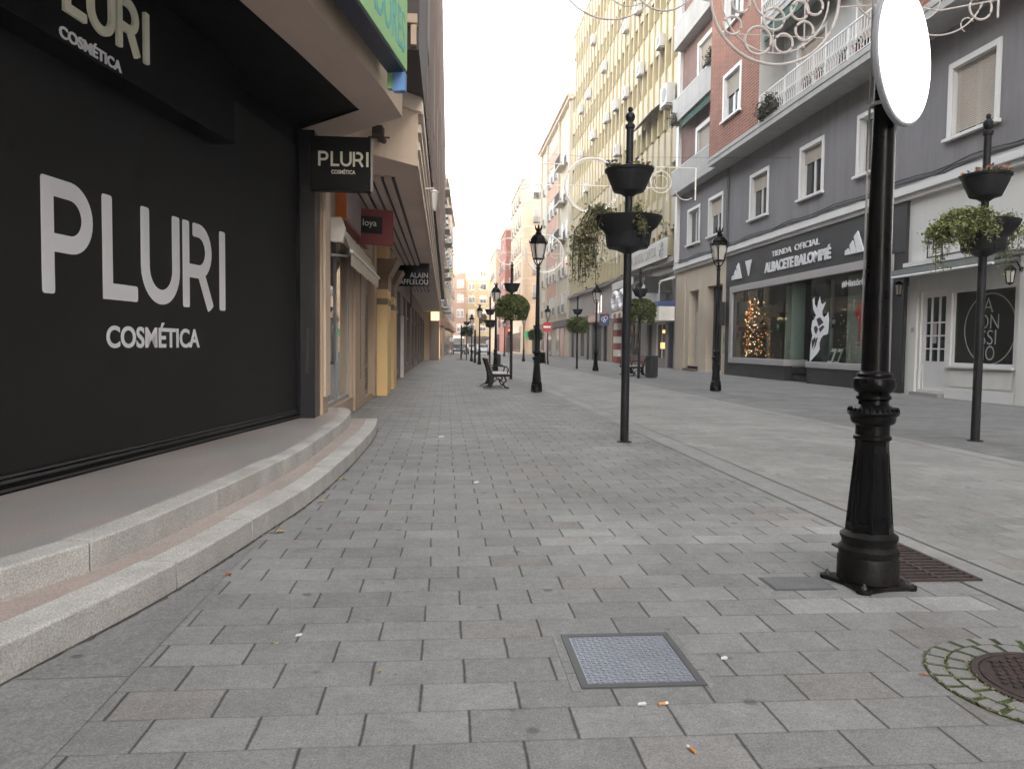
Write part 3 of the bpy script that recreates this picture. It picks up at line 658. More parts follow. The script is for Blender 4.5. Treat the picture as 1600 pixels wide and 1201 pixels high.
mb.box(-.8, -.38, 9.88, 9.999, 5.31, 5.42, mm('tan')); mb.build('corbel', b2)
mb = MB()
mb.box(-1.3, -.52, 63.9, 64.4, .02, 4.0, mm('tandark')); mb.build('end_pier', b2)

# things on this facade
t = thing('wall_floodlight', 'small rusty floodlight under the cream overhang face', 'floodlight', (-.95, 11.2, 4.2))
mb = MB(); mb.box(-.98, -.92, 11.18, 11.40, 4.20, 4.26, mm('rust')); mb.build('bracket', t)
mb = MB(); mb.prism([(-1.04, 11.02, 4.24), (-.90, 11.02, 4.24), (-.88, 11.16, 4.22), (-1.06, 11.16, 4.22)], (0, .02, .12), mm('rust')); mb.build('head', t, bev=.008)
mb = MB(); mb.ball((-.88, 11.05, 4.14), .04, mm('rust')); mb.box(-1.1, -.80, 11.04, 11.07, 4.18, 4.20, mm('rust')); mb.build('joint', t)
t = thing('wall_lantern', 'small yellowed lantern clipped to the cornice of the overhang building', 'lantern', (-.30, 15.2, 4.2))
mb = MB(); mb.lathe([(.015, .32), (.10, .26), (.085, .25)], mm('offwhite'), 6, (-.24, 15.2, 4.0)); mb.lathe([(.03, -.1), (.05, -.06), (.03, -.04)], mm('trim'), 6, (-.24, 15.2, 4.0)); mb.build('cap', t)
mb = MB(); mb.lathe([(.05, -.04), (.08, .25)], mm('lampglass'), 6, (-.24, 15.2, 4.0)); mb.build('globe', t)
mb = MB(); mb.tube([(-.42, 15.2, 4.32), (-.24, 15.2, 4.34)], .015, mm('offwhite')); mb.build('arm', t)
# orange-ended light box sign
t = thing('box_sign', 'long pale light box sign with orange end above the cream awning', 'shop sign', (-1.7, 14, 3.4))
mb = MB(); mb.box(-1.748, -1.58, 12.5, 12.58, 3.27, 4.0-.012, mm('orange')); mb.build('end_panel', t, bev=.006)
mb = MB(); mb.box(-1.748, -1.61, 12.58, 16.4, 3.33, 3.98, mm('greysign')); mb.box(-1.748, -1.61, 12.58, 16.4, 3.27, 3.328, mm('red')); mb.build('sign_box', t)
# retractable awning
t = thing('retractable_awning', 'half rolled cream awning over the glass shop door', 'awning', (-1.6, 13.5, 3.0))
mb = MB(); mb.tube([(-1.62, 11.55, 3.12), (-1.62, 16.4, 3.12)], .085, mm('offwhite'), 12); mb.build('cassette', t, smooth=40)
mb = MB(); mb.prism([(-1.745, 11.45, 2.92), (-1.50, 11.45, 2.90), (-1.46, 11.45, 3.1), (-1.52, 11.45, 3.27), (-1.745, 11.45, 3.27)], (0, .10, 0), mm('offwhite')); mb.build('end_bracket', t, bev=.015)
mb = MB()
P0 = [(-1.56, 3.18), (-1.50, 3.05), (-1.44, 2.90), (-1.40, 2.79)]
for a, b in zip(P0, P0[1:]): mb.poly([(a[0], 11.62, a[1]), (a[0], 16.3, a[1]), (b[0], 16.3, b[1]), (b[0], 11.62, b[1])], mm('awning'))
N = 24
for k in range(N):
    y0, y1 = 11.62+4.68*k/N, 11.62+4.68*(k+1)/N; d0, d1 = (.012 if k % 2 else 0), (.012 if (k+1) % 2 else 0)
    mb.poly([(-1.40+d0, y0, 2.79), (-1.40+d1, y1, 2.79), (-1.405+d1, y1, 2.58+d1), (-1.405+d0, y0, 2.58+d0)], mm('awning'))
mb.build('cloth', t)
mb = MB(); mb.box(-1.42, -1.37, 11.6, 16.32, 2.775, 2.815, mm('offwhite')); mb.build('front_bar', t)
mb = MB(); mb.tube([(-1.70, 11.7, 2.75), (-1.55, 12.3, 2.80), (-1.41, 11.8, 2.79)], .018, mm('offwhite')); mb.build('folding_arm', t)
t.location.z -= .13
# red projecting sign
t = thing('red_blade_sign', 'dark red projecting sign with a black script label', 'shop sign', (-1.5, 15, 3.5))
RD = (.955, .296); RN = (.296, -.955); R_ = frame((-1.70, 14.85, 0), RD, RN)
mb = MB(R_); mb.box(0, .72, -.10, 0, 3.19, 3.86, mm('red')); mb.box(-.05, 0, -.07, -.03, 3.3, 3.75, mm('alu')); mb.build('sign_box', t, bev=.006)
mb = MB(R_); mb.box(.015, .50, .0005, .008, 3.40, 3.72, mm('black')); mb.build('name_plate', t)
mb = MB(); put_text(mb, 'loya', R_((.13, .0085, 3.50)), (*RD, 0), (*RN, 0), .26, .16, mm('cream'), .003); mb.build('lettering', t)
# black projecting sign further along
t = thing('black_blade_sign', 'wide black projecting sign with two lines of white capitals', 'shop sign', (-1.1, 26, 3.3))
mb = MB(); mb.box(-1.74, -.55, 26, 26.16, 3.25, 3.99, mm('blackpanel')); mb.build('sign_box', t, bev=.006)
mb = MB(); put_text(mb, 'ALAIN', (-1.20, 25.9995, 3.52), (1, 0, 0), (0, -1, 0), .60, .17, mm('letter'), .006, .012); put_text(mb, 'AFFLELOU', (-1.55, 25.9995, 3.30), (1, 0, 0), (0, -1, 0), .95, .17, mm('letter'), .006, .012); mb.build('lettering', t)
mb = MB(); mb.box(-1.18, -1.14, 26.06, 26.1, 2.55, 3.25, mm('black')); mb.build('drop_rod', t)
# lit box sign and lit shopfront where the overhang ends
t = thing('lit_box_sign', 'glowing yellow box sign under the far end of the overhang', 'shop sign', (-.9, 62.8, 3.3))
mb = MB(); mb.box(-1.2, -.52, 62.6, 62.95, 3.25, 3.95, mm('litsign')); mb.build('light_box', t, bev=.01)
mb = MB(); mb.box(-1.2, -.52, 62.62, 62.93, 3.951, 3.99, mm('black')); mb.build('hanger', t)

# ------------------------------------------------------------------ generic flat window for far fronts
def grid_windows(T, parent, us, zs, w, h, glass, frame_m=None, rail=None, blind=None, depth=.02, blindfrac=None):
    """one window part per opening (frame, pane, optional blind) copied over a grid"""
    base = MB(lambda p: p)
    for z in zs:
        for u in us:
            f = MB(T)
            fr = mm(frame_m or 'whiteframe')
            f.box(u-.07, u, 0.001, .07, z-.07, z+h+.07, fr); f.box(u+w, u+w+.07, 0.001, .07, z-.07, z+h+.07, fr)
            f.box(u, u+w, 0.001, .07, z+h, z+h+.07, fr); f.box(u-.12, u+w+.12, 0.001, .12, z-.12, z-.001, fr)
            f.box(u+w/2-.03, u+w/2+.03, .02, .05, z, z+h, fr)
            f.poly([(u, .018, z), (u+w, .018, z), (u+w, .018, z+h), (u, .018, z+h)], mm(glass))
            if blind:
                bf = random.choice(blindfrac or (.2, .5, .9)); f.poly([(u, .022, z+h*(1-bf)), (u+w, .022, z+h*(1-bf)), (u+w, .022, z+h), (u, .022, z+h)], mm(blind))
            if rail:
                f.box(u-.1, u+w+.1, .30, .33, z+.85, z+.9, mm(rail)); f.box(u-.1, u+w+.1, 0.001, .33, z-.06, z, mm(rail))
                k = u-.1
                while k < u+w+.1: f.box(k, k+.03, .305, .325, z, z+.85, mm(rail)); k += .16
            f.build('window', parent)

T = frame((-.36, 10, 0), (.0044, 1), (1, -.0044))
for z in (6.4, 9.9, 13.4):
    for k in range(10):
        f = MB(T); y = 3.2+5*k; f.box(y-.08, y+1.58, .001, .012, z-.08, z+2.08, mm('brown')); f.box(y, y+.72, .0121, .016, z, z+2., mm('tandark')); f.box(y+.78, y+1.5, .0121, .016, z, z+2., mm('tandark')); f.build('window', b2)
# left far blocks
b3 = thing('balcony_block', 'pale apartment block with balconies past the end of the overhang', 'building', (-4, 76, 0))
T = frame((-.45, 64.45, 0), (.0138, .9999), (.9999, -.0138))
mb = MB(T); mb.box(0, 23.4, -10, 0, 0, 17, mm('peach')); mb.build('wall', b3)
mb = MB(T); mb.box(-.05, 23.4, -10, .25, 17.0, 17.5, mm('trim')); mb.build('roof', b3)
grid_windows(T, b3, [1.2+3.2*k for k in range(7)], [5+3.4*k for k in range(4)], 1.3, 1.9, 'winglass', 'whiteframe', 'railmetal')
mb = MB(T); mb.box(.2, 8, 0.001, .25, 2.9, 3.3, mm('red')); mb.box(0.4, 6, 0.001, .03, .3, 2.85, mm('winbrown')); mb.build('shopfront', b3)
mb = MB(); mb.box(-1.2, -.5, 64.41, 64.44, .15, 2.6, mm('litwarm')); mb.build('lit_window', b3)
for k, z in enumerate((4.5, 7.9, 11.3, 14.7)):
    f = MB(T); f.box(3, 6.5, 0.001, .7, z, z+.15, mm('balcony')); f.box(3, 6.5, .66, .7, z+.15, z+1.0, mm('blue' if k == 1 else 'balcony')); f.build('balcony', b3)
    f = MB(T); f.box(12, 16, 0.001, .8, z, z+.15, mm('balcony')); f.box(12, 16, .76, .8, z+.15, z+1.0, mm('balcony')); f.build('balcony', b3)
b4 = thing('far_flats', 'cream block of flats closing the left side of the street', 'building', (-4, 105, 0))
T = frame((-.15, 88, 0), (.0365, .9993), (.9993, -.0365))
mb = MB(T); mb.box(0, 36, -12, 0, 0, 20, mm('palerender')); mb.build('wall', b4)
mb = MB(T); mb.box(-.1, 36.1, -12, .3, 20, 20.5, mm('trim')); mb.build('roof', b4)
grid_windows(T, b4, [1.5+4.2*k for k in range(8)], [5+3.4*k for k in range(4)], 1.5, 1.9, 'winglass', 'whiteframe', 'railmetal')
mb = MB(T); mb.box(0, 36, 0.001, .06, .2, 3.2, mm('winbrown')); mb.box(0, 36, 0.001, .5, 3.2, 3.9, mm('salmon_far')); mb.build('shopfront', b4)
# ================================================================== right: grey and brick apartment building, Y 4..45
XR = 13.7
RF = frame((XR, 0, 0), (0, 1), (-1, 0))
TU, TN = (0, -1, 0), (-1, 0, 0)          # reading direction and face normal of the right fronts
b5 = thing('apartment_building', 'grey rendered apartment building with red brick bays and white balconies', 'building', (XR, 30, 0))
wins = [(40.95, 43.1), (37.45, 39.6), (32.05, 34.1), (27.25, 29.2), (23.05, 25.0), (18.3, 20.3), (13.6, 15.6), (9., 11.)]
holes = [(a+.16, b-.16, 7.08, 8.92) for a, b in wins]
mb = MB(RF)
holes_wall(mb, 4, 45, 6.1, 10.08, holes, .22, mm('greywall'), mm('whiteframe'))
mb.box(4, 45, -9, -.5, 6.1, 26.5, mm('interior'))
mb.build('wall', b5)
random.seed(5)
def sash(parent, T, a, b, z0, z1, surround=.16, depth=.2, blindf=.5, sill=True, split=True, sm='whiteframe', prot=.05):
    w = MB(T)
    w.box(a, a+surround, 0.002, prot, z0, z1, mm(sm)); w.box(b-surround, b, 0.002, prot, z0, z1, mm(sm)); w.box(a+surround, b-surround, 0.002, prot, z1-surround, z1, mm(sm))
    if not sill: w.box(a+surround, b-surround, 0.002, prot, z0, z0+.07, mm(sm))
    w = w.build('window', parent, bev=.006)
    ia, ib, iz0, iz1 = a+surround, b-surround, z0+.08, z1-surround
    f = MB(T); fw = .07
    d0, d1 = -depth, -depth+.06
    f.box(ia, ia+fw, d0, d1, iz0, iz1, mm('whiteframe')); f.box(ib-fw, ib, d0, d1, iz0, iz1, mm('whiteframe')); f.box(ia+fw, ib-fw, d0, d1, iz1-fw, iz1, mm('whiteframe')); f.box(ia+fw, ib-fw, d0, d1, iz0, iz0+fw, mm('whiteframe'))
    if split: f.box((ia+ib)/2-.05, (ia+ib)/2+.05, d0, d1+.01, iz0+fw, iz1-fw, mm('whiteframe'))
    f.build('frame', w)
    g = MB(T); g.box(ia, ib, d0+.005, d0+.02, iz0, iz1, mm('winglass')); g.build('pane', w)
    if blindf > 0:
        g = MB(T); zb = iz1-(iz1-iz0)*blindf; n = max(2, int((iz1-zb)/.055))
        for k in range(n):
            y0 = zb+(iz1-zb)*k/n; y1 = zb+(iz1-zb)*(k+1)/n
            g.prism([(ia+fw*.6, d1+.02, y0), (ia+fw*.6, d1+.035, y0+.01), (ia+fw*.6, d1+.02, y1-.004)], (ib-ia-fw*1.2, 0, 0), mm('blind'))
        g.build('blind', w)
    if sill:
        g = MB(T); g.box(a-.06, b+.06, 0.002, .15, z0-.02, z0+.075, mm('whiteframe')); g.box(ia, ib, -depth+.06, 0.001, z0, z0+.08, mm('whiteframe')); g.build('sill', w, bev=.008)
    return w
fr = [.0, .45, .35, .30, .0, .93, .5, .2]
for (a, b), bf in zip(wins, fr): sash(b5, RF, a, b, 7.0, 9.08, blindf=bf)
# cornice between shops and flats
mb = MB(RF); mb.box(4, 45, 0.003, .16, 5.72, 5.86, mm('whiteframe')); mb.box(4, 45, 0.003, .26, 5.861, 6.06, mm('whiteframe')); mb.box(4, 45, 0.003, .20, 6.061, 6.14, mm('whiteframe')); mb.build('cornice', b5, bev=.012)
# overhang slab (balcony floor and bay floor)
def slab(z, y0, y1, d, name='balcony_floor'):
    mb = MB(RF); mb.box(y0, y1, -.1, d, z, z+.34, mm('balcony')); mb.box(y0, y1+.0, d+.001, d+.03, z+.22, z+.40, mm('balcony')); return mb.build(name, b5, bev=.01)
D = 1.0
slab(10.08, 4, 36.95, D)
# brick bays
BAY = frame((XR-D, 0, 0), (0, 1), (-1, 0))
for a, b in ((31.0, 36.9), (14.4, 21.6)):
    m_ = (a+b)/2; hh = []
    for z in (11.6, 15.7, 19.8, 23.9):
        if a > 30: hh.append((32.9+.16, 35.1-.16, z+.08, z+2.0))
        else: hh.append((17.2, 18.9, z+.08, z+2.0))
    mb = MB(BAY); holes_wall(mb, a, b, 10.44, 26.6, hh, .2, mm('redbrick'), mm('whiteframe'))
    mb.poly([(b, 0, 10.44), (b, -D, 10.44), (b, -D, 26.6), (b, 0, 26.6)], mm('redbrick')); mb.poly([(a, 0, 10.44), (a, -D, 10.44), (a, -D, 26.6), (a, 0, 26.6)], mm('balcony'))
    mb.build('brick_bay', b5)
    for (p, q, z0, z1), bf in zip(hh, (.45, .1, .5, .3)): sash(b5, BAY, p-.16, q+.16, z0-.08, z1+.16, blindf=bf)
# recessed loggia wall behind the balconies
holes2 = []
for z in (10.5, 14.5, 18.6, 22.7):
    for a, b in ((23.2, 25.2), (27.4, 29.6)): holes2.append((a, b, z+.1, z+2.5))
mb = MB(RF); holes_wall(mb, 21.6, 31., 10.42, 26.6, holes2, .2, mm('balcony'), mm('whiteframe')); holes_wall(mb, 4, 14.4, 10.42, 26.6, [], .2, mm('balcony')); mb.build('loggia_wall', b5)
for a, b, z0, z1 in holes2: sash(b5, RF, a-.1, b+.1, z0-.08, z1+.1, surround=.1, sill=False, blindf=random.choice((.3, .6)))
for z in (14.2, 18.3, 22.4):
    slab(z, 21.6, 31., D-.03)
def railing(y0, y1, z, xo, name='railing'):
    mb = MB(RF)
    mb.box(y0, y1, xo-.05, xo, z+1.08, z+1.13, mm('whiteframe')); mb.box(y0, y1, xo-.04, xo-.01, z+.10, z+.13, mm('whiteframe'))
    y = y0+.05
    while y < y1:
        mb.tube([(y, xo-.025, z+.13), (y, xo-.025, z+.38), (y, xo+.05, z+.52), (y, xo-.025, z+.68), (y, xo-.025, z+1.08)], .016, mm('whiteframe'), 5, caps=False); y += .17
    y = y0
    while y <= y1+.01: mb.box(y-.03, y+.03, xo-.06, xo, z, z+1.12, mm('whiteframe')); y += (y1-y0)/4
    return mb.build(name, b5)
for z in (10.44, 14.55, 18.65): railing(21.65, 30.95, z, D)
railing(4, 14.3, 10.44, D)
# green shade under the second balcony
for z in (13.2, 17.3): 
    mb = MB(RF); mb.prism([(22.5, D-.18, z+.97), (22.5, D-.08, z+.97), (22.5, D-.04, z+.45), (22.5, D-.10, z+.45)], (8.2, 0, 0), mm('darkgreen')); mb.build('sun_shade', b5)
# narrow recessed bay at the far end
holes3 = []
for z in (10.75, 15.3, 19.3, 23.2):
    holes3 += [(39.3, 41.7, z+.1, z+2.35)]
mb = MB(RF); holes_wall(mb, 36.9, 45, 10.08, 26.6, holes3, .2, mm('pinkbrick'), mm('whiteframe')); mb.box(44.6, 45.0, .001, .2, 6.14, 26.6, mm('whiteframe')); mb.box(37., 37.5, .001, .06, 10.4, 26.6, mm('whiteframe')); mb.build('end_wall', b5)
for a, b, z0, z1 in holes3: sash(b5, RF, a-.25, b+.25, z0-.08, z1+.25, surround=.24, blindf=.5)
for z in (10.1, 14.15, 18.4, 22.5):
    mb = MB(RF); mb.box(37.0, 44.5, .001, .62, z, z+.30, mm('balcony')); mb.box(37.0, 44.5, .56, .62, z+.301, z+1.32, mm('balcony')); mb.box(36.98, 37.04, .0, .62, z+.301, z+1.32, mm('balcony')); mb.box(36.98, 44.52, .54, .64, z+1.321, z+1.37, mm('whiteframe')); mb.build('balcony', b5, bev=.01)
for z in (13.2,): 
    mb = MB(RF); mb.prism([(37.4, .40, z+.9), (37.4, .48, z+.9), (37.4, .52, z+.5), (37.4, .46, z+.5)], (5.8, 0, 0), mm('darkgreen')); mb.build('sun_shade', b5)
mb = MB(RF); mb.box(3.9, 45.1, -9, 1.25, 26.6, 27.0, mm('balcony')); mb.build('roof', b5)
mb = MB(RF); mb.box(-110, 3.99, -12, 0, 0, 27.5, mm('greywall')); mb.build('unseen_rear_block', b5)  # unseen block behind the camera, added to keep low sun off the street
f = MB(RF); f.tube([(36.75, .06, 6.15), (36.75, .06, 10.0)], .05, mm('railmetal'), 8); f.build('downpipe', b5)
# cables along the cornice
for k, (zz, oo) in enumerate(((6.25, .05), (6.36, .04), (6.17, .24))):
    pts = []; y = 8.
    while y < 44.8: pts.append((y, oo+.02, zz+.05*sin(y*1.7+k)+random.uniform(-.02, .02))); y += .8
    mb = MB(RF); mb.tube(pts, .022, mm('cable'), 5); o = mb.build('facade_cable'); tag(o, ['black cable sagging along the grey wall over the cornice', 'upper thin black cable over the shop cornice', 'lower black cable lying on the white cornice'][k], 'cable', 'cables along the cornice')

# ------------------------------------------------------------------ ground floor stone portals Y 36.75..45
mb = MB(RF)
ph = [(37.3, 39.55, .12, 4.5), (40.95, 42.5, .28, 4.45)]
holes_wall(mb, 36.6, 45, -.02, 5.72, ph, .5, mm('beigestone')); mb.box(36.62, 36.95, .001, .05, .0, 5.7, mm('beigestone')); mb.box(43.2, 44.9, .001, .06, 0, 5.4, mm('beigestone')); mb.build('portal_wall', b5)
f = MB(RF); f.box(37.3, 39.55, -.48, -.42, .12, 4.5, mm('winglass'))
for u in (37.3, 38.0, 38.75, 39.48): f.box(u, u+.07, -.42, -.36, .12, 4.5, mm('black'))
f.box(37.37, 39.48, -.415, -.37, 3.2, 3.28, mm('black')); f.build('entrance_door', b5)
f = MB(RF); f.box(40.95, 42.5, -.48, -.40, .28, 3.3, mm('acwhite')); f.box(40.95, 42.5, -.48, -.42, 3.3, 4.45, mm('blindgrey')); f.box(41.7, 41.75, -.40, -.38, .28, 3.3, mm('alu')); f.build('entrance_door', b5)
f = MB(RF); f.box(37.2, 39.6, .001, .25, -.02, .12, mm('granite')); f.box(40.8, 42.6, .001, .3, -.02, .14, mm('tandark')); f.box(40.8, 42.6, -.3, .0, -.02, .275, mm('tandark')); f.build('door_step', b5)

# ------------------------------------------------------------------ charcoal club shop Y 21.9..36.6
S0, S1 = 21.9, 36.6
mb = MB(RF)
mb.box(S0, S1, .001, .10, 4.22, 5.70, mm('darkfascia'))
mb.box(36.05, S1, .001, .08, -.02, 4.219, mm('darkfascia')); mb.box(S0, 22.5, .001, .08, -.02, 4.219, mm('darkfascia'))
mb.box(29.9, 36.05, -.25, .07, -.02, .60, mm('darkfascia')); mb.box(22.5, 28.0, -.25, .07, -.02, .60, mm('darkfascia'))
mb.prism([(28.0, -.25, -.02), (29.9, -.25, -.02), (29.9, -1.1, -.02), (28., -1.1, -.02)], (0, 0, .10), mm('darkfascia'))
mb.build('shopfront', b5)
mb = MB(RF)
mb.box(22.5, 36.05, .001, .115, 3.93, 4.215, mm('alu')); mb.box(35.75, 36.05, .001, .11, .602, 3.929, mm('alu')); mb.box(22.5, 23.5, .001, .11, .602, 3.929, mm('alu'))
mb.box(29.9, 35.75, -.12, .13, .602, .86, mm('alu')); mb.box(23.5, 28.0, -.12, .13, .602, .82, mm('alu'))
mb.box(29.9, 29.96, -.9, -.121, .602, .86, mm('alu')); mb.build('shopfront_trim', b5, bev=.01)
mb = MB(RF); mb.box(29.95, 35.75, -.03, -.015, .86, 3.93, mm('glass')); mb.box(29.90, 29.915, -.85, -.03, .86, 3.93, mm('glass')); mb.build('shop_window', b5)
mb = MB(RF); mb.box(23.5, 28.0, -.03, -.015, .82, 3.93, mm('glass')); mb.box(27.99, 28.005, -.85, -.03, .82, 3.93, mm('glass')); mb.build('shop_window', b5)
mb = MB(RF)   # interior shell
mb.box(22, 36.5, -4.2, -4.1, 0, 5, mm('interior')); mb.box(22, 36.5, -4.1, -.3, 4.3, 4.4, mm('interior')); mb.box(22, 36.5, -4.1, -1.12, .0, .05, mm('interior')); mb.box(36.05, 36.1, -4.1, -.05, .05, 4.3, mm('interior')); mb.box(22.4, 22.45, -4.1, -.05, .05, 4.3, mm('interior'))
mb.box(29.97, 35.75, -1.0, -.13, .55, .7, mm('greystone')); mb.box(23.5, 27.98, -1.0, -.13, .55, .7, mm('greystone'))
mb.build('shop_interior', b5)
mb = MB(RF); mb.box(29.97, 31.6, -.75, -.68, .7, 3.93, mm('paleinterior')); mb.box(29.97, 30.02, -.68, -.2, .7, 3.93, mm('paleinterior')); mb.box(25.1, 26.55, -.75, -.68, .7, 3.93, mm('paleinterior')); mb.build('partition', b5)
mb = MB(RF); mb.box(28.2, 29.85, -.98, -.93, .1, 3.93, mm('winglass')); mb.box(28.1, 28.2, -.99, -.9, .1, 3.93, mm('alu')); mb.build('shop_door', b5)
mb = MB(RF); mb.box(36.6-.0, 36.95, .12, .55, 2.4, 3.55, mm('black')); o = mb.build('projecting_sign', bev=.01); tag(o, 'narrow black projecting sign beside the charcoal shopfront', 'shop sign')
mb = MB(RF); mb.box(37.0, 37.02+.0, .07, .072, 0, .01, mm('black'))
mb = MB(RF); mb.box(36.66, 36.9, .052, .06, 1.0, 2.05, mm('poster')); mb.box(36.69, 36.87, .061, .064, 1.55, 1.8, mm('shopgreen')); o = mb.build('poster'); tag(o, 'small poster with a green block pasted on the stone pier', 'poster')
# lettering and marks on the fascia
def rt(mb, s, ya, yb, z0, z1, mat, o=.101, d=.04, bold=.0):   # from far end ya to near end yb
    put_text(mb, s, (XR-o, ya, z0), TU, TN, ya-yb, z1-z0, mm(mat), d, bold)
t = thing('fascia_lettering', 'white raised fascia words and three-bar marks on the charcoal shopfront', 'shop sign', (XR-.1, 30, 4.9))
mb = MB(); rt(mb, 'ALBACETE', 32.0, 29.3, 4.50, 4.93, 'letter', bold=.035); rt(mb, 'BALOMPIÉ', 29.15, 26.35, 4.50, 5.02, 'letter', bold=.035); rt(mb, 'OFICIAL', 29.2, 27.2, 5.12, 5.36, 'letter'); rt(mb, 'TIENDA', 31.3, 29.5, 5.12, 5.34, 'letter'); mb.build('lettering', t)
def bars(y0, y1, z0, z1):
    """three slanting bars rising to the right"""
    mb = MB(); L = y0-y1
    T = lambda a, b, o: (XR-o, y0-a*L, z0+b*(z1-z0))
    for q in ([(0, 0), (.30, 0), (.17, .30), (.02, .22)], [(.34, 0), (.63, 0), (.40, .62), (.24, .42)], [(.67, 0), (1.0, 0), (.66, 1.0), (.46, .78)]):
        mb.prism([T(a, b, .101) for a, b in q], (-.04, 0, 0), mm('letter'))
    return mb
bars(35.8, 34.55, 4.52, 5.25).build('bar_mark', t); bars(25.35, 24.15, 4.5, 5.22).build('bar_mark', t)
mb = MB(); mb.prism([(XR-.101, 34.15, 5.25), (XR-.101, 33.45, 5.25), (XR-.101, 33.75, 4.55)], (-.04, 0, 0), mm('letter')); mb.build('wedge_mark', t)
# decals on the glass
t = thing('window_decal', 'large white winged crest decal on the shop glass', 'decal', (XR, 27.3, 2))
mb = MB()
cr = [(790, 430), (810, 413), (815, 470), (838, 503), (846, 460), (862, 408), (874, 462), (888, 478), (922, 458), (905, 500), (890, 530), (892, 560), (910, 580), (935, 560), (945, 538), (957, 600), (952, 690), (945, 712), (905, 720), (885, 745), (872, 780), (876, 830), (850, 868), (810, 905), (780, 935), (783, 800), (800, 720), (786, 670), (795, 600), (830, 560), (800, 510)]
def crp(x, y, o): return (XR+.013-o, 27.95-(x-780)/180*1.42, .80+(935-y)/527*2.45)
mb.poly([crp(x, y, .0) for x, y in cr], mm('white'))
for q in ([(835, 590), (870, 575), (905, 620), (860, 650)], [(812, 655), (835, 640), (855, 668), (838, 712), (820, 690)], [(862, 665), (900, 640), (915, 655), (875, 700)], [(795, 760), (830, 730), (835, 760), (800, 830)], [(840, 740), (856, 735), (838, 800), (812, 840)], [(800, 560), (822, 560), (815, 590), (800, 600)]):
    mb.poly([crp(x, y, .003) for x, y in q], mm('black'))
mb.build('crest', t)
mb = MB(); put_text(mb, '#HistóricoY', (XR+.012, 25.75, 3.42), TU, TN, 2.0, .24, mm('white'), .002, .02); o = mb.build('window_lettering'); tag(o, 'white hashtag lettering at the top of the shop glass', 'decal')
for k, (y, z) in enumerate(((30.9, 2.0), (26.3, 2.05))):
    mb = MB(RF); mb.box(y-.14, y+.14, -.055, -.05, z, z+.38, mm('black')); mb.box(y-.1, y+.1, -.049, -.046, z+.14, z+.3, mm('greysign')); o = mb.build('notice'); tag(o, ['small dark notice inside the glass left of the shop door', 'small dark notice inside the glass right of the winged crest'][k], 'notice')
mb = MB(RF); mb.box(30.08, 30.4, -.60, -.58, 2.1, 2.4, mm('extred')); mb.box(30.2, 30.28, -.578, -.576, 2.16, 2.34, mm('white')); o = mb.build('safety_sign'); tag(o, 'small red fire safety sign on the pale partition', 'sign')
t = thing('fire_extinguisher', 'red fire extinguisher hanging behind the shop glass', 'extinguisher', (XR+.45, 30.2, .9))
mb = MB(); mb.lathe([(.10, 0), (.12, .03), (.12, .45), (.07, .54), (.03, .56), (.03, .62)], mm('extred'), 14, (XR+.42, 30.2, .9)); mb.build('cylinder', t, smooth=40)
mb = MB(); mb.box(XR+.37, XR+.46, 30.16, 30.24, 1.53, 1.60, mm('black')); mb.tube([(XR+.42, 30.2, 1.56), (XR+.30, 30.12, 1.5), (XR+.27, 30.1, 1.2), (XR+.29, 30.12, 1.05)], .015, mm('black'), 6); mb.build('hose', t)
mb = MB(); mb.box(XR+.29, XR+.305, 30.14, 30.26, 1.1, 1.25, mm('white')); mb.build('label_patch', t)
# Christmas tree with amber lights
t = thing('christmas_tree', 'dark Christmas tree covered in amber lights in the shop window', 'christmas tree', (XR+.55, 34.1, .7))
mb = MB(); mb.tube([(XR+.55, 34.1, .7), (XR+.55, 34.1, 3.6)], .03, mm('stem')); mb.build('trunk', t)
random.seed(3); mb = MB(); lb = MB()
for k in range(1500):
    z = random.random()**1.2; r = (1.05-z*.6)*1.45*sqrt(random.uniform(.2, 1)); a = random.uniform(0, 2*pi)
    x, y, zz = XR+.6+r*.28*cos(a), 34.1+r*sin(a), .95+z*2.6
    d = .07; mb.poly([(x+random.uniform(-d, d), y+random.uniform(-d, d), zz+random.uniform(-d, d)) for _ in range(3)], mm('tree'))
mb.build('crown', t)
for k in range(150):
    z = random.random(); r = (1.1-z*.5)*1.45*random.uniform(.2, 1); a = random.uniform(0, 2*pi)
    lb.ball((XR+.45-.30*abs(cos(a)), 34.1+r*sin(a), .95+z*2.6), random.uniform(.012, .030), mm('amber' if k % 3 else 'warmbulb'), 6, 4)
o = lb.build('string_lights', t); o['kind'] = 'stuff'
lb = MB()
for k in range(55): lb.ball((XR+.3, random.uniform(23.6, 26.4), random.uniform(.9, 3.4)), .011, mm('warmbulb'), 5, 3)
o = lb.build('string_lights'); tag(o, 'tiny white lights dotted behind the shop glass by the red shirt', 'string lights')
t = thing('shirt_display', 'red football shirt and shorts on a display stand in the window', 'shirt', (XR+.55, 24.95, .7))
mb = MB()
J = [(-.26, 0), (.26, 0), (.27, .55), (.42, .40), (.52, .55), (.30, .92), (.12, .97), (0, .92), (-.12, .97), (-.30, .92), (-.52, .55), (-.42, .40), (-.27, .55)]
mb.prism([(XR+.35, 24.95+x, 1.95+z) for x, z in J], (.16, 0, 0), mm('jersey')); mb.build('shirt', t, bev=.03)
mb = MB(); mb.prism([(XR+.35, 24.95+x, 1.42+z) for x, z in [(-.28, 0), (-.03, 0), (0, .3), (.03, 0), (.28, 0), (.25, .52), (-.25, .52)]], (.15, 0, 0), mm('red')); mb.build('shorts', t, bev=.02)
mb = MB(); mb.tube([(XR+.43, 24.95, .7), (XR+.43, 24.95, 2.95)], .02, mm('alu')); mb.build('stand', t)
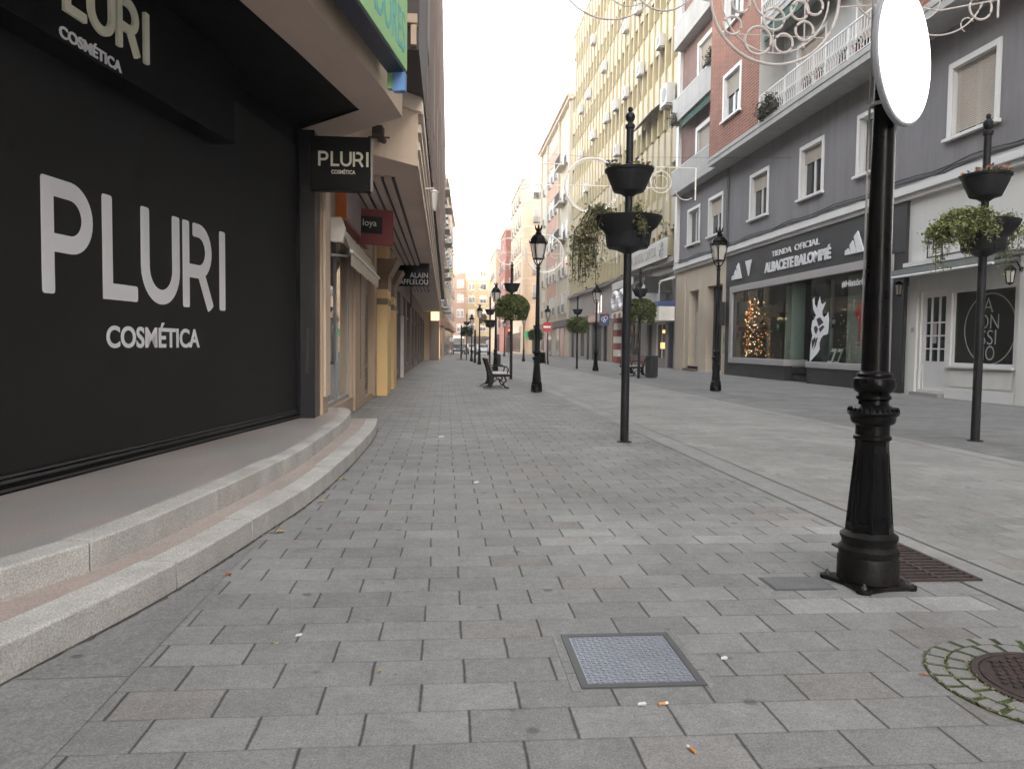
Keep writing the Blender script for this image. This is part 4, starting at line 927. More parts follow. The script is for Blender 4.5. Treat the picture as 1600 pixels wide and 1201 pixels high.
for k, y in enumerate((26.9, 26.45)):
    t = thing('leaning_board', ['white printed board leaning inside the glass by the crest', 'dark printed board leaning inside the glass, right of the white one'][k], 'board', (XR+.3, y, .7))
    mb = MB(); mb.prism([(XR+.2, y-.16, .72), (XR+.2, y+.16, .72), (XR+.42, y+.16, 1.32), (XR+.42, y-.16, 1.32)], (.03, 0, .0), mm('paper' if k == 0 else 'greysign')); mb.build('panel', t)
    mb = MB(); mb.prism([(XR+.2+.05, y-.11, .88), (XR+.2+.05, y+.11, .88), (XR+.36, y+.11, 1.2), (XR+.36, y-.11, 1.2)], (-.012, 0, .0), mm('black')); mb.build('print', t)

# ------------------------------------------------------------------ white shop Y 16..21.9 and beyond the frame
mb = MB(RF)
hw = [(20.05, 21.2, .18, 2.98), (17.5, 19.85, .90, 2.86), (10.2, 14.2, .5, 2.9)]
holes_wall(mb, 4, 21.9, -.02, 5.72, hw, .16, mm('whitewall'), mm('whiteframe'))
mb.box(15.2, 21.75, .001, .26, 3.72, 3.84, mm('whiteframe')); mb.box(15.2, 21.75, .001, .16, 3.62, 3.719, mm('whiteframe'))
mb.box(21.3, 21.88, .001, .07, -.01, 3.6, mm('whitewall')); mb.box(16.6, 17.3, .001, .07, -.01, 3.6, mm('whitewall')); mb.box(17.35, 19.95, .001, .06, .0, .28, mm('whiteframe')); mb.box(17.5, 19.8, .001, .03, .34, .78, mm('whitewall'))
mb.box(15.2, 21.9, -.4, -.35, 0, 3.6, mm('interior')); mb.build('white_shopfront', b5)
f = MB(RF); f.box(20.05, 20.13, -.14, -.06, .18, 2.98, mm('whiteframe')); f.box(21.12, 21.2, -.14, -.06, .18, 2.98, mm('whiteframe')); f.box(20.13, 21.12, -.14, -.06, 2.80, 2.98, mm('whiteframe')); f.box(20.13, 21.12, -.14, -.08, .18, .95, mm('whiteframe'))
for k in range(4): f.box(20.13, 21.12, -.13, -.075, .95+.37*k, .99+.37*k, mm('whiteframe'))
for u in (20.13, 20.43, 20.78, 21.06): f.box(u, u+.05, -.13, -.07, .95, 2.8, mm('whiteframe'))
f = f.build('door', b5)
g = MB(RF); g.box(20.13, 21.12, -.115, -.105, .95, 2.80, mm('winglass')); g.build('pane', f)
g = MB(RF); g.box(20.6, 20.78, -.104, -.10, 1.5, 2.1, mm('greysign')); g.build('blind', f)
f = MB(RF); f.box(17.5, 17.57, -.12, -.05, .9, 2.86, mm('whiteframe')); f.box(19.78, 19.85, -.12, -.05, .9, 2.86, mm('whiteframe')); f.box(17.57, 19.78, -.12, -.05, .9, .97, mm('whiteframe')); f.box(17.4, 19.95, .001, .10, .84, .90, mm('whiteframe'))
f = f.build('shop_window', b5)
g = MB(RF); g.box(17.57, 19.78, -.10, -.09, .97, 2.86, mm('filmglass')); g.build('pane', f)
g = MB()
ring = [(XR+.086, 18.47+.93*cos(a), 1.86+.90*sin(a)) for a in [2*pi*k/48 for k in range(48)]]; g.tube(ring, .011, mm('greyletter'), 5, closed=True)
for s, ya, yb, z0 in (('A', 18.72, 18.36, 2.28), ('ION', 18.98, 18.14, 1.86), ('SSI', 18.80, 18.22, 1.46), ('MO', 18.92, 18.26, 1.06)):
    put_text(g, s, (XR+.088, ya, z0), TU, TN, ya-yb, .37, mm('greyletter'), .003, -.012)
g.build('lettering', f)
f = MB(RF); f.box(20.0, 21.3, .001, .22, -.015, .10, mm('greystone')); f.build('door_step', b5)
f = MB(RF); f.tube([(21.8, .12, .02), (21.8, .12, 3.5)], .06, mm('black'), 10); f.build('downpipe', b5)
t = thing('shop_awning', 'folded grey green awning with white front bar over the white shop', 'awning', (XR-.4, 19.5, 3.6))
mb = MB(RF); mb.prism([(17.3, .01, 3.58), (17.3, .01, 3.52), (17.3, .78, 3.36), (17.3, .78, 3.42)], (4.9, 0, 0), mm('awngreen')); mb.prism([(17.3, .76, 3.43), (17.3, .78, 3.43), (17.3, .70, 3.60), (17.3, .68, 3.60)], (4.9, 0, 0), mm('awngreen')); mb.build('cloth', t)
mb = MB(RF); mb.tube([(17.25, .80, 3.38), (22.3, .80, 3.38)], .035, mm('whiteframe'), 8); mb.build('front_bar', t)
mb = MB(RF); mb.tube([(17.6, .02, 3.45), (18.9, .45, 3.40), (17.6, .78, 3.37)], .02, mm('alu'), 6); mb.build('folding_arm', t)
mb = MB(RF); mb.tube([(21.6, .02, 3.45), (20.4, .45, 3.40), (21.6, .78, 3.37)], .02, mm('alu'), 6); mb.build('folding_arm', t)
mb = MB(RF); mb.tube([(20.9, .6, 3.38), (20.9, .6, 3.12)], .02, mm('black'), 6); mb.build('crank_eye', t)
t = thing('name_board', 'thin dark framed name board above the white shop ledge', 'shop sign', (XR-.05, 20, 4.2))
mb = MB(RF)
for q in ((19.2, 21., 3.92, 3.95), (19.2, 21., 4.52, 4.55), (19.2, 19.23, 3.95, 4.52), (20.97, 21., 3.95, 4.52)): mb.box(q[0], q[1], .002, .02, q[2], q[3], mm('black'))
mb.build('border', t)
mb = MB(); put_text(mb, 'L', (XR-.004, 20.75, 4.05), TU, TN, .16, .34, mm('black'), .01); mb.build('lettering', t)
def wall_lamp(y, label):
    t = thing('wall_lantern', label, 'lantern', (XR-.3, y, 3.0), group='wrought iron wall lanterns')
    mb = MB(); mb.tube([(XR-.07, y, 3.22), (XR-.2, y, 3.42), (XR-.34, y, 3.40)], .018, mm('castiron'), 6); mb.ball((XR-.07, y, 3.25), .06, mm('castiron')); mb.build('bracket', t)
    mb = MB(); mb.lathe([(.01, .30), (.15, .16), (.13, .15)], mm('castiron'), 6, (XR-.36, y, 3.06))
    for k in range(6): a = pi/3*k; mb.tube([(XR-.36+.12*cos(a), y+.12*sin(a), 3.21), (XR-.36+.08*cos(a), y+.08*sin(a), 2.92)], .01, mm('castiron'), 5)
    mb.lathe([(.02, -.19), (.09, -.15), (.09, -.13)], mm('castiron'), 6, (XR-.36, y, 3.06)); mb.build('cage', t)
    mb = MB(); mb.lathe([(.065, -.13), (.10, .15)], mm('lampglass'), 6, (XR-.36, y, 3.06)); mb.build('globe', t)
wall_lamp(21.75, 'black wall lantern above the downpipe left of the white shop door')
wall_lamp(17.25, 'black wall lantern at the right edge of the dark round-lettered window')
mb = MB(RF); mb.box(21.38, 21.52, .072, .08, 1.82, 1.96, mm('alu')); o = mb.build('number_plate'); tag(o, 'small grey plate on the pier left of the white door', 'plate')
mb = MB(RF); mb.box(10.2, 14.2, -.12, -.1, .5, 2.9, mm('winglass')); mb.build('shop_window', b5)

# ================================================================== yellow building Y 45..84.5
b6 = thing('yellow_building', 'tall yellow office building with rows of fins and pale panels', 'building', (XR, 65, 0))
YB0, YB1 = 45.05, 84.5
mb = MB(RF); mb.box(YB0, YB1, -12, -.30, 6.5, 34.6, mm('yellowwall')); mb.build('wall', b6)
mb = MB(RF); mb.box(YB0, YB1, -12, .05, 34.6, 35.0, mm('trim')); mb.build('roof', b6)
mb = MB(RF); mb.box(YB0, YB1, -.29, .30, 6.45, 6.75, mm('greystone')); mb.build('ledge', b6)
FZ = [6.9, 10.9, 14.75, 18.7, 22.6, 26.5, 30.5]
for z in FZ:                              # window band, spandrel, fins: one part of each per storey
    m1, m2, m3 = MB(RF), MB(RF), MB(RF)
    m1.poly([(YB0, -.27, z), (YB1, -.27, z), (YB1, -.27, z+1.72), (YB0, -.27, z+1.72)], mm('winbrown')); m1.build('window_band', b6)
    m2.poly([(YB0, -.04, z+1.72), (YB1, -.04, z+1.72), (YB1, -.04, z+4.0), (YB0, -.04, z+4.0)], mm('yellowwall')); m2.poly([(YB0, -.04, z+1.72), (YB1, -.04, z+1.72), (YB1, -.28, z+1.72), (YB0, -.28, z+1.72)], mm('yellowwall')); m2.poly([(YB0, -.04, z+4.), (YB1, -.04, z+4.), (YB1, -.28, z+4.), (YB0, -.28, z+4.)], mm('yellowwall'))
    m2.build('spandrel', b6)
    u = YB0+.05; k = 0
    while u < YB1-1.2:
        m3.box(u, u+.22, -.26, .12, z, z+4.0-.02, mm('yellowfin'))
        m3.box(u+.25, u+1.28, -.035, .03, z+1.6, z+3.85, mm('palepanel'))
        u += 1.42; k += 1
    m3.build('fins_and_panels', b6)
# ground floor fronts of the yellow building
mb = MB(RF)
hg = [(45.4, 46.9, .02, 2.85), (47.2, 49.6, .6, 2.85), (50.2, 51.6, .02, 2.85), (53.5, 58.5, .02, 3.3), (60.6, 63.0, .02, 3.3), (64.5, 66.5, .02, 3.5), (66.9, 71.8, .02, 3.5), (72.6, 74.6, .02, 3.2), (75.4, 78.0, .3, 3.2), (78.8, 80.6, .02, 3.2), (81.3, 83.8, .1, 3.2), (67.0, 70.8, 4.3, 6.0), (45.6, 49.5, 4.3, 5.9), (51, 56, 4.4, 6.0)]
holes_wall(mb, YB0, YB1, -.02, 6.5, hg, .3, mm('greystone')); mb.box(YB0, YB1, -1.5, -1.4, 0, 6.4, mm('interior')); mb.build('ground_floor', b6)
for k, (a, b, c, d) in enumerate(hg):
    f = MB(RF); m_ = ['purpledoor', 'winbrown', 'winglass', 'winglass', 'litwarm', 'black', 'black', 'winbrown', 'winglass', 'winbrown', 'winglass', 'winglass', 'blindgrey', 'winglass'][k]
    f.box(a, b, -.28, -.2, c, d, mm(m_)); 
    fm = mm('whiteframe' if k in (1, 11, 13) else 'railmetal')
    f.box(a, a+.07, -.2, -.12, c, d, fm); f.box(b-.07, b, -.2, -.12, c, d, fm); f.box(a+.07, b-.07, -.2, -.12, d-.08, d, fm); f.box((a+b)/2-.03, (a+b)/2+.03, -.2, -.14, c, d-.08, fm)
    f.build('door' if m_ in ('purpledoor', 'black') else 'shop_window', b6)
mb = MB(RF); mb.box(47.2, 48.8, -.185, -.175, 1.2, 1.6, mm('litwarm')); mb.box(47.3, 48.4, -.185, -.175, 2.2, 2.4, mm('litwarm')); mb.build('window_lamp', b6)
mb = MB(RF); mb.box(45.2, 52., .001, 1.0, 2.9, 3.75, mm('offwhite')); mb.box(45.2, 52., .001, 1.03, 3.751, 4.05, mm('bluesign')); mb.build('entrance_canopy', b6, bev=.01)
mb = MB(); put_text(mb, 'A', (XR-1.001, 48.2, 3.05), TU, TN, .6, .5, mm('greyletter'), .01); mb.build('lettering', b6)
mb = MB(RF); u = 45.4
mb.box(45.2, 52., .90, .98, 5.1, 5.18, mm('whiteframe'))
while u < 52: mb.tube([(u, .94, 4.06), (u, .94, 5.1)], .025, mm('whiteframe'), 5, caps=False); u += .22
mb.build('balustrade', b6)
mb = MB(RF); mb.prism([(45.3, .001, 5.6), (45.3, .9, 5.3), (45.3, .9, 5.2), (45.3, .001, 5.45)], (4.2, 0, 0), mm('offwhite')); mb.build('small_awning', b6)
t = thing('dental_sign', 'long pale board with grey capitals across the yellow front', 'sign', (XR-.4, 51, 7.2))
mb = MB(RF); mb.box(45.8, 57.2, .36, .44, 6.72, 7.95, mm('acwhite')); mb.build('sign_box', t, bev=.01)
mb = MB(); put_text(mb, 'CLINICA DENTAL CAPITOL', (XR-.441, 56.8, 7.05), TU, TN, 8.8, .62, mm('greyletter'), .02); mb.build('lettering', t)
mb = MB(); T5 = (XR-.445, 46.9, 7.33)
for k in range(4): a = pi/4*k; mb.tube([(T5[0], T5[1]+.5*cos(a), T5[2]+.5*sin(a)), (T5[0], T5[1]-.5*cos(a), T5[2]-.5*sin(a))], .05, mm('greyletter'), 6)
mb.build('star_mark', t)
mb = MB(RF); mb.box(46.2, 46.3, -.04, .36, 6.8, 6.9, mm('black')); mb.box(56, 56.1, -.04, .36, 6.8, 6.9, mm('black')); mb.build('bracket', t)
t = thing('blank_black_sign', 'blank black projecting board above the blue edged canopy', 'sign', (12.7, 45.6, 5.3))
mb = MB(); mb.box(11.95, 13.55, 45.5, 45.66, 4.55, 5.55, mm('black')); mb.build('panel', t, bev=.01)
mb = MB(); mb.tube([(12.3, 45.58, 5.5), (12.3, 45.58, 5.9), (13.7, 45.58, 6.2)], .03, mm('black'), 6); mb.build('bracket', t)
# candy-striped shop
mb = MB(RF)
for k in range(7): mb.box(59.2, 60.5, .001, .35, .02+.52*k, .02+.52*(k+1)-.001, mm('stripered' if k % 2 == 0 else 'offwhite'))
mb.build('striped_pillar', b6)
mb = MB(RF)
for k in range(7): mb.prism([(53.3+k*.8, .02, 4.2), (53.3+k*.8, .9, 3.8), (53.3+k*.8, .9, 3.45), (53.3+k*.8, .02, 3.5)], (.79, 0, 0), mm('stripered' if k % 2 else 'offwhite'))
mb.build('striped_awning', b6)
t = thing('spectacles_sign', 'big white spectacles emblem above the striped awning', 'shop sign', (XR-.5, 57, 4.9))
mb = MB()
for cy in (56.6, 59.0): mb.tube([(XR-.55, cy+.85*cos(a), 4.85+.6*sin(a)) for a in [2*pi*k/20 for k in range(20)]], .20, mm('white'), 8, closed=True)
mb.build('lens_rings', t)
mb = MB(); mb.tube([(XR-.55, 57.5, 5.0), (XR-.55, 58.1, 5.0)], .15, mm('white'), 8); mb.box(XR-.5, XR-.02, 57.7, 57.9, 4.9, 5.1, mm('alu')); mb.build('bridge', t)
mb = MB(); mb.box(XR-.5, XR-.36, 54.2, 60.6, 5.75, 6.3, mm('acwhite')); o = mb.build('small_fascia'); tag(o, 'small pale box fascia above the spectacles emblem', 'shop sign')
mb = MB(); put_text(mb, 'OPTICA', (XR-.502, 60.2, 5.85), TU, TN, 4., .34, mm('alu'), .01)
t = thing('blue_blade_sign', 'deep blue square projecting sign with a white ring motif', 'shop sign', (12.9, 62, 3.5))
mb = MB(); mb.box(12.5, 13.3, 61.9, 62.05, 3.0, 3.95, mm('bluesign')); mb.box(13.3, 13.7, 61.95, 62., 3.5, 3.55, mm('black')); mb.build('sign_box', t, bev=.01)
mb = MB()
for cx, cz, r in ((12.78, 3.55, .13), (13.0, 3.62, .15), (12.9, 3.38, .10)): mb.tube([(cx+r*cos(a), 61.89, cz+r*sin(a)) for a in [2*pi*k/16 for k in range(16)]], .03, mm('white'), 6, closed=True)
mb.build('ring_motif', t)
mb = MB(RF); mb.box(64.3, 72., .001, .25, 3.52, 4.15, mm('orange')); mb.box(64.3, 72., .251, .26, 3.6, 4.0, mm('greysign')); mb.build('shop_fascia', b6)
mb = MB(RF); mb.box(72.2, 84.2, .001, .2, 3.3, 4.2, mm('brown')); mb.build('shop_fascia', b6)
pts = []; u = 46.
while u < 84: pts.append((u, .36, 6.6+.12*sin(u*.9))); u += 1.
mb = MB(RF); mb.tube(pts, .035, mm('cable'), 5); o = mb.build('facade_cable'); tag(o, 'thick dark cable along the foot of the yellow fins', 'cable', 'cables along the cornice')
# awning over three windows
t = thing('striped_awning', 'half open brown and cream awning high on the yellow front', 'awning', (XR-.4, 50, 17))
mb = MB(RF)
for k in range(8): mb.prism([(48.6+k*.62, .06, 16.9), (48.6+k*.62, .75, 16.3), (48.6+k*.62, .75, 16.2), (48.6+k*.62, .06, 16.8)], (.61, 0, 0), mm('awning' if k % 2 else 'brown'))
mb.build('cloth', t)
mb = MB(RF); mb.tube([(48.5, .78, 16.22), (53.6, .78, 16.22)], .05, mm('brown'), 6); mb.build('front_bar', t)
# air conditioners: (Y, Z)
def aircon(label, y, z, s=1.):
    t = thing('air_conditioner', label, 'air conditioner', (XR-.06, y, z), group='air conditioners on the yellow front')
    if not AC:
        b = MB(); b.box(-.42, -.04, -.48, .48, 0, .82, mm('acwhite')); b.build('case', t, bev=.015, world=False)
        b = MB(); b.lathe([(.30, -.001), (.30, .012)], mm('grill'), 18); 
        b.v = [(-.421-p[2], p[0]-.1, p[1]+.41) for p in b.v]; b.build('fan_grille', t, world=False)
        b = MB(); b.box(-.45, .10, -.40, -.34, -.07, -.002, mm('alu')); b.box(-.45, .10, .34, .40, -.07, -.002, mm('alu')); b.tube([(-.05, .5, .2), (-.02, .52, -.4), (.0, .5, -1.)], .02, mm('acwhite'), 5); b.build('bracket', t, world=False)
        AC.append(t)
    else:
        for ch in AC[0].children:
            c = ch.copy(); C.objects.link(c); c.parent = t
    t.scale = (s,)*3
AC = []
ORD = ['first', 'second', 'third', 'fourth', 'fifth', 'sixth', 'seventh']
for row, z, ys in (('lowest', 16.35, (74.2, 60.9)), ('second lowest', 20.2, (77.5, 71., 65.2, 61.5, 58.2, 53.8, 48.7)), ('second highest', 24.9, (77.7, 73.7, 66.5, 58.4, 54.7)), ('highest', 29.1, (71.8,))):
    for k, y in enumerate(ys):
        lab = f'white air conditioner, {ORD[k]} from the left in the {row} row on the yellow front' if len(ys) > 1 else f'white air conditioner, alone in the {row} row on the yellow front'
        aircon(lab, y, z+random.uniform(-.2, .2), .95)
aircon('large white air conditioner beside the brick building balcony, nearest of the lowest row', 46.4, 15.9, 1.45)

# ================================================================== pale building Y 85..111
b7 = thing('pale_building', 'pale old building with salmon panels and a projecting roof cornice', 'building', (XR, 98, 0))
mb = MB(RF); mb.box(84.55, 111, -12, 0, 0, 28.3, mm('palerender')); mb.build('wall', b7)
mb = MB(RF); mb.box(84.55, 111.2, -12, .45, 28.3, 28.6, mm('trim')); mb.box(84.55, 111.3, -12, .7, 28.6, 28.9, mm('palerender')); mb.build('roof', b7)
mb = MB(RF)
for z in (5.2, 9.4, 13.6, 17.8, 22.): mb.box(94, 103.5, .001, .08, z+2.3, z+4.15, mm('salmonbrick'))
mb.build('salmon_panels', b7)
mb = MB(RF)
for y in (85., 93.2, 104, 110.3): mb.box(y, y+.5, .001, .25, 4.2, 28.3, mm('palerender'))
mb.build('pilaster', b7)
grid_windows(RF, b7, [87., 90.2, 95, 98, 101, 106], [5.2, 9.4, 13.6, 17.8, 22.], 1.5, 2.2, 'winglass', 'whiteframe', 'railmetal')
for z in (13.5, 17.7, 21.9):
    f = MB(RF); f.box(88, 92, .001, .9, z, z+.2, mm('palerender')); k = 88.
    while k < 92: f.box(k, k+.04, .84, .88, z+.2, z+1.2, mm('black')); k += .2
    f.box(88, 92, .83, .89, z+1.2, z+1.26, mm('black')); f.build('balcony', b7)
mb = MB(RF); mb.box(84.6, 110.9, .001, .35, 3.5, 4.3, mm('brown'))
for y, w, m_ in ((85.2, 2.4, 'beigestone'), (88.2, 3, 'red'), (91.8, 2.6, 'winbrown'), (95, 3.4, 'beigestone'), (99., 3, 'winglass'), (102.6, 3.4, 'stripered'), (106.6, 3.6, 'winbrown')): mb.box(y, y+w, .001, .05, .05, 3.4, mm(m_))
mb.build('shopfront', b7)
for k, y in enumerate((88, 93, 99)):
    pass
# roof aerials
for k, y in enumerate((92., 99.)):
    mb = MB(RF); mb.tube([(y, -.3, 28.9), (y, -.3, 30.4)], .04, mm('railmetal'), 5); mb.tube([(y, .9, 29.6), (y, -.9, 29.6)], .03, mm('railmetal'), 5); o = mb.build('roof_aerial'); tag(o, ['thin aerial on the nearer half of the pale building roof', 'thin aerial on the farther half of the pale building roof'][k], 'aerial')

# ================================================================== corner building with the rounded front across the side street
b8 = thing('corner_flats', 'peach corner block with a rounded end facing up the street', 'building', (15, 125, 0))
fp = [(18.5, 121.5)]+[(13.6-1.5*sin(radians(a)), 123.-1.5*cos(radians(a))) for a in range(0, 91, 15)]+[(12.1, 144), (24, 144), (24, 121.5)]
mb = MB(); mb.prism([(x, y, 0) for x, y in fp], (0, 0, 27.5), mm('peach')); mb.build('wall', b8)
mb = MB(); mb.prism([(x+(x-16)*.05, y+(y-133)*.02, 27.5) for x, y in fp], (0, 0, .5), mm('trim')); mb.build('cornice', b8); mb = MB(); mb.prism([(x+.6, y+.6, 28.0) for x, y in fp], (0, 0, 1.6), mm('peach')); mb.build('roof', b8); mb = MB()
for z in (7.6, 11.7, 15.8, 19.9, 23.9): mb.prism([(x+(x-16)*.015, y+(y-133)*.008, z) for x, y in fp], (0, 0, .25), mm('trim'))
mb.build('string_courses', b8)
FT = frame((0, 121.5, 0), (1, 0), (0, -1))
grid_windows(FT, b8, [13.7, 16.2], [8.7, 12.6, 16.6, 20.6, 24.5], 1.7, 2.3, 'winglass', 'whiteframe', 'railmetal', 'blindgrey', blindfrac=(.6, .9, 1.))
ST = frame((12.1, 0, 0), (0, 1), (-1, 0))
grid_windows(ST, b8, [125, 129, 133, 137, 141], [8.7, 12.6, 16.6, 20.6, 24.5], 1.3, 2.2, 'winglass', 'trim', 'railmetal')
mb = MB(FT); mb.box(12.5, 18.4, .001, .35, 2.5, 3.6, mm('shopgreen')); mb.box(13.7, 18.4, .001, .05, .1, 2.49, mm('winglass')); mb.build('shopfront', b8)
mb = MB(ST); mb.box(124, 143.5, .001, .2, 3.4, 4.4, mm('trim')); mb.box(124, 143.5, .001, .05, .2, 3.39, mm('winbrown')); mb.build('shopfront', b8)
def block(name, label, x0, x1, y0, y1, h, wall, wz, roof='trim', glass='winglass', face='front', shop=None):
    b = thing(name, label, 'building', ((x0+x1)/2, (y0+y1)/2, 0))
    mb = MB(); mb.box(x0, x1, y0, y1, 0, h, mm(wall)); mb.build('wall', b)
    mb = MB(); mb.box(x0-.15, x1+.15, y0-.15, y1+.15, h, h+.5, mm(roof)); mb.build('roof', b)
    T = frame((0, y0, 0), (1, 0), (0, -1)); n = max(1, int((x1-x0)/2.7)); s = (x1-x0)/n
    grid_windows(T, b, [x0+s*(k+.5)-.75 for k in range(n)], wz, 1.5, 1.8, glass, 'whiteframe', None, 'blind', blindfrac=(.2, .5, .8))
    mb = MB(T); mb.box(x0+.3, x1-.3, .001, .3, 2.9, 3.6, mm(shop or 'brown')); mb.box(x0+.3, x1-.3, .001, .05, .1, 2.89, mm('winbrown')); mb.build('shopfront', b)
    if x0 > 6 :
        T = frame((x0, 0, 0), (0, 1), (-1, 0)); grid_windows(T, b, [y0+2+3.2*k for k in range(int((y1-y0-3)/3.2))], wz, 1.3, 1.8, glass, 'whiteframe', 'railmetal')
    return b
block('brick_block', 'narrow dark red brick block beyond the peach corner', 11.2, 24, 146, 160, 23, 'farbrick', [5, 8.6, 12.2, 15.8], shop='red')
block('beige_block', 'beige block beyond the dark red brick block on the right', 10.4, 24, 161, 182, 21, 'peach', [5, 8.6, 12.2, 15.8])
block('salmon_block', 'salmon flats at the far end of the street, left of centre', -6, 4.9, 190, 200, 23, 'salmon_far', [4.6, 8.2, 11.8, 15.4, 19], shop='offwhite')
block('sunlit_block', 'sunlit cream block closing the far end of the street', 5.2, 20, 200, 214, 22.5, 'cream_far', [5, 8.6, 12.2, 15.6, 19])
block('far_tower', 'taller sunlit block rising behind the far cream block', -14, 16, 222, 235, 27, 'cream_far', [23, 18.5, 14.9])

# ================================================================== street furniture
IR, PL = mm('castiron'), mm('planter')
def lamp_post(label, group='cast iron lamp posts', lantern=True):
    t = thing('lamp_post', label, 'lamp post', group=group)
    mb = MB()
    mb.lathe([(.145, .02), (.16, .03), (.16, .15), (.152, .165), (.158, .19), (.158, .205), (.14, .225), (.14, .245), (.150, .262), (.150, .278), (.122, .30)], mm('ironbase') if not lantern else IR, 28); mb.build('base', t, smooth=35, world=False)
    mb = MB()
    mb.lathe([(.125, .296), (.086, .775), (.088, .80)], IR, 8, rot=pi/8)
    for k in range(8):                  # raised panel frames on the eight faces
        a = pi/4*k
        for w0, w1, q0, q1 in ((-.62, -.50, .08, .92), (.50, .62, .08, .92), (-.5, .5, .08, .105), (-.5, .5, .895, .92)):
            pts = []
            for wv, q in ((w0, q0), (w1, q0), (w1, q1), (w0, q1)):
                R = (.125+(.086-.125)*q)*cos(pi/8); hw = R*.414*wv*1.0
                pts.append((R*cos(a)-hw*sin(a), R*sin(a)+hw*cos(a), .296+(.775-.296)*q))
            mb.prism(pts, (.0035*cos(a), .0035*sin(a), 0), IR)
    mb.build('pedestal', t, world=False)
    mb = MB()
    mb.lathe([(.085, .80), (.098, .808), (.098, .826), (.088, .834), (.088, .885), (.112, .90), (.117, .918), (.117, .935), (.126, .940), (.136, .955), (.128, .968), (.10, .985), (.078, 1.0), (.076, 1.02), (.09, 1.032), (.09, 1.046), (.078, 1.06), (.100, 1.074), (.111, 1.095), (.112, 1.118), (.104, 1.142), (.088, 1.152), (.092, 1.158), (.09, 1.168), (.078, 1.174), (.071, 1.185)], IR, 28)
    for k in range(26):                 # fluted rim and leaf relief
        a = 2*pi*k/26; mb.ball((.122*cos(a), .122*sin(a), .962), .0125, IR, 6, 4, (1, 1, 1.9))
    for k in range(18):
        a = 2*pi*k/18; mb.ball((.100*cos(a), .100*sin(a), 1.112), .0135, IR, 6, 4, (1, 1, 2.2))
    mb.build('collar', t, smooth=35, world=False)
    mb = MB(); mb.lathe([(.0705, 1.18), (.052, 2.6), (.047, 3.42), (.06, 3.43), (.06, 3.47), (.045, 3.48), (.045, 3.56)], IR, 20); mb.build('shaft', t, smooth=35, world=False)
    if lantern:
        mb = MB()
        for k in range(4):
            a = pi/4+pi/2*k; mb.tube([(.04*cos(a), .04*sin(a), 3.52), (.10*cos(a), .10*sin(a), 3.60), (.15*cos(a), .15*sin(a), 3.70), (.235*cos(a), .235*sin(a), 4.12)], .016, IR, 6)
        mb.lathe([(.145, 3.68), (.16, 3.69), (.15, 3.71)], IR, 6); mb.build('lantern_cage', t, world=False)
        mb = MB(); mb.lathe([(.125, 3.71), (.205, 4.11)], mm('lampglass'), 6); mb.build('lantern_glass', t, world=False)
        mb = MB(); mb.lathe([(.255, 4.11), (.262, 4.14), (.235, 4.17), (.225, 4.24), (.16, 4.33), (.10, 4.37), (.085, 4.42), (.07, 4.44), (.07, 4.47), (.11, 4.52)], IR, 6)
        for k in range(6):
            a = pi/3*k; mb.prism([(.262*cos(a)-.03*sin(a), .262*sin(a)+.03*cos(a), 4.12), (.262*cos(a)+.03*sin(a), .262*sin(a)-.03*cos(a), 4.12), (.285*cos(a), .285*sin(a), 4.20)], (-.02*cos(a), -.02*sin(a), 0), IR)
            mb.prism([(.09*cos(a)-.03*sin(a), .09*sin(a)+.03*cos(a), 4.5), (.09*cos(a)+.03*sin(a), .09*sin(a)-.03*cos(a), 4.5), (.12*cos(a), .12*sin(a), 4.62)], (-.02*cos(a), -.02*sin(a), 0), IR)
        mb.lathe([(.02, 4.5), (.035, 4.57), (.01, 4.64)], IR, 8); mb.build('lantern_roof', t, world=False)
    return t
near = lamp_post('tall weathered black lamp post in the foreground carrying a round white sign', lantern=False)
near.location = (2.35, 4.03, 0)
lob = [radians(x) for x in (56, 146, 236, 326)]; pts = []
for a in lob:
    cx, cy = .205*cos(a), .205*sin(a)
    pts += [(cx+.042*cos(a+t), cy+.042*sin(a+t), 0) for t in (-1.7, -1.1, -.5, 0, .5, 1.1, 1.7)]; pts.append((.155*cos(a+pi/4), .155*sin(a+pi/4), 0))
mb = MB(); mb.prism(pts, (0, 0, .024), mm('ironbase')); mb.build('base_plate', near, world=False, bev=.004)
mb = MB()
for a in lob: mb.lathe([(.016, .0242), (.016, .038), (.008, .039), (.007, .052)], mm('lead'), 6, (.208*cos(a), .208*sin(a), 0))
mb.build('anchor_bolts', near, world=False)
# the round white sign clamped to the post, glow added to its face; its face looks down the street past the camera's right
t = thing('round_sign', 'round white sign with a grey rim and added glow strapped to the foreground lamp post', 'sign', (2.44, 3.93, 2.87))
na = atan2(-1, -.20)+radians(0); 
def disc(r, d0, d1, mat, n=48, dirv=None):
    mb = MB(); nx, ny = SN; tx, ty = -ny, nx; c = SC
    A = [mb.av((c[0]+nx*d0+tx*r*cos(a), c[1]+ny*d0+ty*r*cos(a), c[2]+r*sin(a))) for a in [2*pi*k/n for k in range(n)]]
    B = [mb.av((c[0]+nx*d1+tx*r*cos(a), c[1]+ny*d1+ty*r*cos(a), c[2]+r*sin(a))) for a in [2*pi*k/n for k in range(n)]]
    mb.face(A[::-1], mat); mb.face(B, mat)
    for k in range(n): mb.face((A[k], A[(k+1) % n], B[(k+1) % n], B[k]), mat)
    return mb
ang = radians(0)
vd = (2.47/sqrt(2.47**2+3.9**2), 3.9/sqrt(2.47**2+3.9**2))       # line of sight, flat
th = atan2(-vd[1], -vd[0])+radians(70)                            # face turned 64 degrees off it
SN = (cos(th), sin(th)); SC = (2.392, 3.945, 2.85)
disc(.362, -.015, .018, mm('rim')).build('rim', t, bev=.008); disc(.345, .0181, .021, mm('signwhite')).build('face', t)
